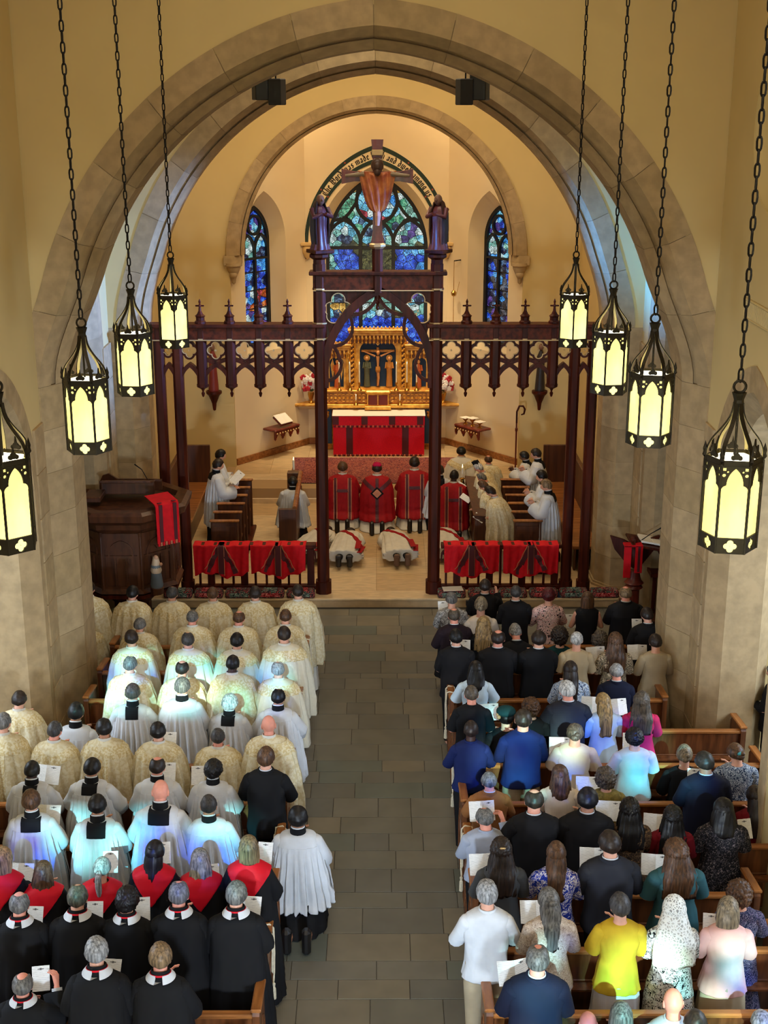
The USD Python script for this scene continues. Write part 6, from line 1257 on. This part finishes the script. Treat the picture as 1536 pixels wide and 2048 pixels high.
row('right', 8, [(909, 1218, 'balding older man in dark plum suit', 'suit', 'fringe', 'graybrown', D(col=plum, skin='pink')), (968, 1236, 'woman with long blonde curls in black', 'top', 'wavy', 'blonde', D(col=black)), (1037, 1258, 'white-haired bowed '+bs, 'suit', 'thin', 'lightgray', D(col=black2, skin='pink', tilt=40, lean=.3)), (1121, 1258, 'dark curly-haired woman in teal top', 'top', 'curly', 'dark', D(col=dkteal)), (1203, 1267, 'grey-brown curly-haired woman', 'top', 'curly', 'graybrown', D(col=black)), (1298, 1216, 'dark-haired '+bs+' near the pier', 'suit', 'short', 'dark', D(col=black2, bk=(1274, 1252, 1)))])
row('right', 7, [(913, 1260, 'dark-haired '+bs, 'suit', 'short', 'black', D(col=black2, bk=(921, 1294))), (996, 1262, 'bald-crowned '+bs, 'suit', 'fringe', 'dark', D(col=black2, skin='pink', wide=1.1)), (1078, 1264, 'short dark-haired '+bs, 'suit', 'short', 'dark', D(col=black, wide=1.1)), (1154, 1265, 'white cropped-haired woman in beige shirt', 'top', 'crop', 'white', D(col=beige, extra=('short',), bk=(1194, 1308))), (1232, 1268, 'wavy brown-haired woman in black and cream print', 'top', 'wavy', 'brown', D(col=paisley, extra=('short',))), (1313, 1270, 'dark-haired woman in khaki dress beside the pier', 'dress', 'short', 'dark', D(col=khaki, bk=(1276, 1304)))])
row('right', 6, [(952, 1325, 'black-haired woman in white T-shirt', 'top', 'shoulder', 'black', D(col=ltblue, extra=('short',))), (1143, 1325, 'dark brown-haired woman in blue and white print', 'top', 'long', 'dark', D(col=bluewhite)), (1235, 1330, 'silver-haired man in navy jacket', 'suit', 'short', 'lightgray', D(col=navy, skin='pink', tilt=24))])
row('right', 5, [(944, 1373, 'bald man in black T-shirt', 'tee', 'crop', 'graybrown', D(col=black, skin='pink', bk=(978, 1424))), (1013, 1416, 'woman in dark teal beret', 'top', 'short', 'black', D(col=black, extra=('beret',), tilt=4)), (1065, 1383, 'curly brown-haired woman in dark clothes', 'top', 'curly', 'brown', D(col=black, z=1.45)), (1138, 1365, 'white-haired man in dark suit', 'suit', 'short', 'white', D(col=charcoal, skin='pink', wide=1.1)), (1211, 1389, 'long blonde-haired woman in white lace dress', 'dress', 'long', 'blonde', D(col=ltblue, bk=(1184, 1410))), (1284, 1387, 'wavy brown-haired woman in hot pink top', 'top', 'wavy', 'graybrown', D(col=hotpink, col2=lilac, bk=(1236, 1414)))])
row('right', 4, [(942, 1444, 'dark-cropped man in navy shirt', 'shirt', 'crop', 'dark', D(col=royal, skin='dark')), (1047, 1421, 'tall cropped man in navy shirt and khaki trousers', 'shirt', 'crop', 'dark', D(col=royal, col2=khaki, skin='pink', wide=1.12, tilt=4)), (1151, 1451, 'dark blonde woman in beige top with knotted hair', 'top', 'bun', 'graybrown', D(col=creamtop, wide=1.12, extra=('short',), bk=(1122, 1492))), (1270, 1479, 'black-haired woman in pale grey shirt', 'top', 'thick', 'black', D(col=whitec, wide=1.1, extra=('short',), bk=(1258, 1484, 1), z=1.5)), (1371, 1493, 'blonde woman with pinned-up hair in black top', 'top', 'bun', 'ashblonde', D(col=black, bk=(1332, 1552))), (1477, 1491, 'woman with teal hair clip in blue floral top', 'top', 'bun', 'brown', D(col=floral_blue, wide=1.1, extra=('clip',), pose='pray', turn=14, k=3.6))])
row('right', 3, [(980, 1549, 'grey-haired man in tan jacket', 'suit', 'short', 'gray', D(col=tan_, skin='pink', tilt=24)), (1122, 1534, 'brown-haired woman in cream top', 'top', 'shoulder', 'brown', D(col=creamtop)), (1214, 1542, 'short curly-haired woman in gold patterned top', 'top', 'curly', 'graybrown', D(col=goldtop, bk=(1177, 1572))), (1415, 1508, 'dark-haired man in navy suit', 'suit', 'short', 'dark', D(col=navy, skin='tan', wide=1.1, bk=(1388, 1556, 1))), (1516, 1576, 'dark-haired woman in red top', 'top', 'long', 'dark', D(col=darkred))])
row('right', 2, [(973, 1621, 'grey balding man in light grey shirt', 'shirt', 'thin', 'gray', D(col=ltgray, skin='pink', pose='raise', wide=1.1, bk=(966, 1622))), (1069, 1584, 'balding dark-haired '+bs, 'suit', 'fringe', 'dark', D(col=black2, skin='pink', wide=1.12)), (1176, 1580, 'black-haired '+bs, 'suit', 'short', 'black', D(col=black2, skin='tan', wide=1.12)), (1261, 1601, 'woman with long dark waves in brown print', 'dress', 'wavy', 'black', D(col=brown_pat, skin='tan', bk=(1218, 1622))), (1347, 1617, 'black-haired woman in dark red top', 'top', 'wavy', 'black', D(col=darkred, bk=(1313, 1648))), (1450, 1602, 'black-haired woman in black floral dress', 'dress', 'shoulder', 'black', D(col=black_floral, wide=1.1, extra=('short',), bk=(1490, 1658, 1)))])
row('right', 1, [(1004, 1682, 'woman with long dark curls in grey top', 'top', 'wavy', 'dark', D(col=gray_top, extra=('short', 'silverclip'), bk=(968, 1729))), (1114, 1689, 'brown-haired woman in royal blue floral top', 'top', 'long', 'brown', D(col=royal_floral, extra=('short',))), (1223, 1668, 'dark-haired man in charcoal suit', 'suit', 'short', 'dark', D(col=charcoal, wide=1.12, bk=(1188, 1717))), (1358, 1686, 'woman with long brown waves in teal dress', 'dress', 'wavy', 'brown', D(col=teal, wide=1.15, extra=('short',), bk=(1311, 1730))), (1484, 1771, 'brown-haired woman in navy floral dress', 'dress', 'curly', 'brown', D(col=floral_navy, k=.45))])
row('right', 0, [(976, 1765, 'grey-haired man in untucked white shirt', 'shirt', 'short', 'lightgray', D(col=whitec, col2=khaki, pose='rail', tilt=6)), (1103, 1783, 'long grey-haired woman in lace top and pale trousers', 'top', 'halfup', 'gray', D(col=lace_beige, col2=ltpants, bk=(1072, 1824))), (1243, 1791, 'short grey-haired woman in yellow top', 'top', 'short', 'pepper', D(col=yellow, col2=ltpants, extra=('short',), pose='pray', tilt=4)), (1351, 1800, 'woman in white lace veil and floral dress', 'dress', 'short', 'dark', D(col=floral_bw, extra=('short', 'veil'))), (1459, 1801, 'ash-blonde woman in pink cardigan', 'top', 'bob', 'ashblonde', D(col=pinkc, col2=khaki, bk=(1422, 1850, 1)))])
row('right', -1, [(1076, 1897, 'grey balding man in navy suit', 'suit', 'thin', 'gray', D(col=navy, skin='pink', wide=1.08, bk=(1030, 1946))), (1178, 2030, 'bald pink-headed man at the bottom edge', 'shirt', 'bald', 'gray', D(col=ltgray, skin='pink')), (1244, 2013, 'grey bob-haired woman at the bottom edge', 'top', 'bob', 'gray', D(col=navy)), (1350, 1984, 'bald man with pink scalp', 'shirt', 'bald', 'gray', D(col=ltblue, skin='pink')), (1396, 2030, 'dark-haired man at the bottom edge', 'shirt', 'short', 'dark', D(col=navy, k=-1.3)), (1528, 2030, 'white-haired man at the bottom right corner', 'shirt', 'short', 'lightgray', D(col=navy))])
p = atY(1519, 1203, 17.9); person(p[0], 17.9, 0, p[2], 'man in black suit standing in the right aisle beyond the pier', 'suit', 'short', 'dark', col=black2, pose='pray', seed=70, face=20)
p = atY(1556, 1330, 15.4); person(p[0], 15.4, 0, p[2], 'person in black at the right edge reading a booklet beyond the pier', 'suit', 'short', 'gray', col=black, pose='book', seed=71, face=50)
booklet(1511, 1391, 15.5, 'open booklet at the right edge beyond the stone pier', face=60, size=1.1, pitch=50)
cm = thing('photo_camera', 'small black camera with lit screen held up in the front right row', 'camera', atY(941, 1206, 18.85)); obj('body', bev(-.07, .07, -.02, .03, -.045, .045, .01), black_metal, cm); obj('screen', bev(-.035, .035, -.024, -.018, -.025, .03, .002), mat('camera_screen', (190, 214, 240), emit=1.0), cm)
# ------------------------------------------------------------------ the sanctuary
def at(px, py, Y, floor=SZ): q = atY(px, py, Y); return q[0], Y, floor, q[2]
a = at(685, 924, 25.45); person(*a, 'brown-haired deacon in red dalmatic kneeling, left of the bishop', 'dalmatic', 'short', 'brown', pose='pray', seed=1, lower='kneel', floor_kneel=True, tilt=10, wide=1.1)
a = at(754, 926, 25.3); person(*a, 'bishop in red chasuble and magenta skullcap kneeling before the altar', 'red_chasuble', 'fringe', 'dark', pose='pray', seed=2, lower='kneel', floor_kneel=True, tilt=14, wide=1.15, extra=('zucchetto',))
a = at(829, 914, 25.45); person(*a, 'dark-haired deacon in red dalmatic kneeling, right of the bishop', 'dalmatic', 'short', 'dark', pose='pray', seed=3, lower='kneel', floor_kneel=True, tilt=8, wide=1.1)
a = at(907, 940, 24.7); person(*a, 'black-haired deacon in red dalmatic kneeling behind the right screen post', 'dalmatic', 'crop', 'black', skin='dark', pose='book', seed=4, lower='kneel', floor_kneel=True, turn=-20)
a = at(585, 954, 24.7); person(*a, 'black-haired server in white surplice kneeling beside the partition', 'surplice', 'short', 'black', skin='dark', pose='pray', seed=5, lower='kneel', floor_kneel=True, wide=1.05)
a = at(880, 930, 25.2); person(*a, 'server in white surplice kneeling behind the right screen post', 'surplice', 'crop', 'dark', skin='brown', pose='pray', seed=6, lower='kneel', floor_kneel=True)
a = at(923, 894, 26.7, .28); person(*a, 'black-haired man in plain white alb kneeling near the carpet', 'chasuble', 'short', 'black', skin='tan', pose='pray', seed=7, lower='kneel', col=alb, wide=1.15)
cp_ = 'priest in cream chasuble leaning on the right choir desk, '
for i, (px, py, Y, hs, hc, sk, dsc, ex) in enumerate(((992, 973, 22.95, 'short', 'dark', 'light', 'nearest the rail', ()), (977, 962, 23.5, 'short', 'brown', 'light', 'second from the rail', ()), (973, 946, 24.1, 'thin', 'gray', 'pink', 'third from the rail', ()), (966, 926, 24.75, 'short', 'white', 'pink', 'wearing a black biretta', ('biretta',)))):
    a = at(px+12, py, Y); person(*a, cp_+dsc, 'chasuble', hs, hc, sk, pose='rail', face=68, seed=20+i, tilt=22, lean=.25, col=cream, extra=ex, lower='stand')
    if i in (0, 2, 3): booklet(px-30-4*i, py+58-6*i, Y, 'white booklet held by the cream priest %s' % dsc, face=70, pitch=60)
a = at(978, 911, 25.6); person(*a, 'bald priest in cream chasuble farthest along the right choir desk', 'chasuble', 'fringe', 'brown', 'pink', pose='pray', seed=25, lower='stand', face=10, col=cream)
for i, (px, py, Y, hs, hc, dsc) in enumerate(((1088, 958, 22.75, 'short', 'sandy', 'fair-haired server in white surplice nearest the rail in the right stalls'), (1079, 940, 23.35, 'short', 'black', 'black-haired server in white surplice second in the right stalls'), (1067, 896, 24.95, 'short', 'dark', 'tall dark-haired server in white surplice at the far right stalls'), (1043, 902, 25.5, 'short', 'black', 'dark-skinned server in white surplice at the end of the right stalls'))):
    a = at(px+10, py, Y); person(*a, dsc, 'surplice', hs, hc, 'light' if i != 3 else 'brown', pose='pray', face=75, seed=30+i, tilt=14, lower='stand')
for i, (px, py, Y, hs, hc, dsc) in enumerate(((431, 917, 24.0, 'short', 'dark', 'dark-haired server in white surplice reading in the left stalls'), (436, 898, 24.8, 'short', 'black', 'taller black-haired server behind the reader in the left stalls'))):
    a = at(px, py, Y); person(*a, dsc, 'surplice', hs, hc, 'light', pose='book', face=-70, seed=40+i, tilt=14, lower='stand')
booklet(468, 950, 24.0, 'open white music sheet held by the reading server on the left', face=-60, size=1.3, pitch=50); booklet(453, 962, 24.6, 'folded white sheet held in the left stalls behind the reader', face=-60, pitch=50)
for px, py, Y, lb in ((587, 920, 25.6, 'white processional candle in a brass holder left of the deacons'), (925, 935, 25.4, 'brass processional candle holder among the right servers')):
    q = atY(px, py, Y); t = thing('processional_candle', lb, 'candle', (q[0], Y, SZ)); h = q[2]-SZ
    obj('pole', lathe([(.09, 0), (.1, .03), (.03, .06), (.018, .1), (.018, h-.35), (.05, h-.33), (.03, h-.25), (.06, h-.22), (.02, h-.2)], 12), brass, t, smooth=40); obj('candle', lathe([(.022, h-.2), (.022, h), (0, h+.005)], 10), candle_wax, t); obj('flame', lathe([(0, h), (.012, h+.02), (0, h+.07)], 6), flame, t)
def prostrate(px_feet, px_head, Yf, label, seed, skin='light', soles=None):
    xf_ = atY(px_feet, 1140, Yf)[0]; xh = atY(px_head, 1070, Yf+1.8)[0]; yaw = math.atan2(-(xh-xf_), 1.7)
    t = thing('person', label, 'person', (xf_, Yf, SZ+.2), yaw); UsdGeom.Xformable(t).AddRotateXOp().Set(-90)
    v, f = body('pray', 'stand'); obj('body', T(v*[1, .8, 1], f), SKIN[skin], t, smooth=50)
    o = lambda nm, m, mt: obj(nm, T(m.vertices*[1, .8, 1], m.faces), mt, t, smooth=60)
    g = rings([(1.5, .08, .07), (1.46, .15, .1), (1.4, .215, .13), (1.2, .225, .16), (1.0, .235, .19), (.85, .26, .21), (.5, .30, .17), (.2, .33, .15), (.17, .3, .13)], n=72, fold=.05, k=13, ztop=1.5, seed=seed)
    o('alb', closed(g), alb); o('hair', cat(hair_of('short', seed)), HAIR['dark'])
    for s in (-1, 1): o('sleeve', sleeve('pray', .085, .12, s, .99, seed=seed), alb)
    for off, nm in ((0, 'stole'),): o(nm, patch(g, lambda c: np.minimum.reduce([.05-np.abs(c[:, 0]+.14-(1.42-c[:, 2])*.48), -c[:, 1], c[:, 2]-.45]), .012, .012), kneel_red)
    o('stole_end', cat(bev(.18, .28, -.2, -.185, .2, .62, .004), rot(bev(.24, .33, -.12, -.105, .15, .5, .004), .15, (0, 1, 0), (.28, 0, .3))), kneel_red)
    for s in (-1, 1): o('trouser_leg', tube([(s*.09, 0, .5), (s*.09, -.01, .06)], [.075, .06], 12), black); o('shoe', cat(bev(s*.1-.05, s*.1+.05, -.1, .18, -.02, .07, .025), bev(s*.1-.046, s*.1+.046, -.1, -.02, -.03, 0, .01)), shoe_m if soles is None else soles, )
prostrate(688, 702, 22.72, 'ordinand in white alb and red stole lying prostrate, left of the gateway', 51, 'light')
prostrate(805, 780, 22.78, 'ordinand with brown shoe soles lying prostrate, right of the gateway', 52, 'light', sole_m)
prostrate(600, 660, 22.9, 'ordinand in white alb lying prostrate behind the left screen post', 53, 'tan')
prostrate(905, 880, 22.9, 'ordinand in white alb lying prostrate behind the right screen post', 54, 'light')
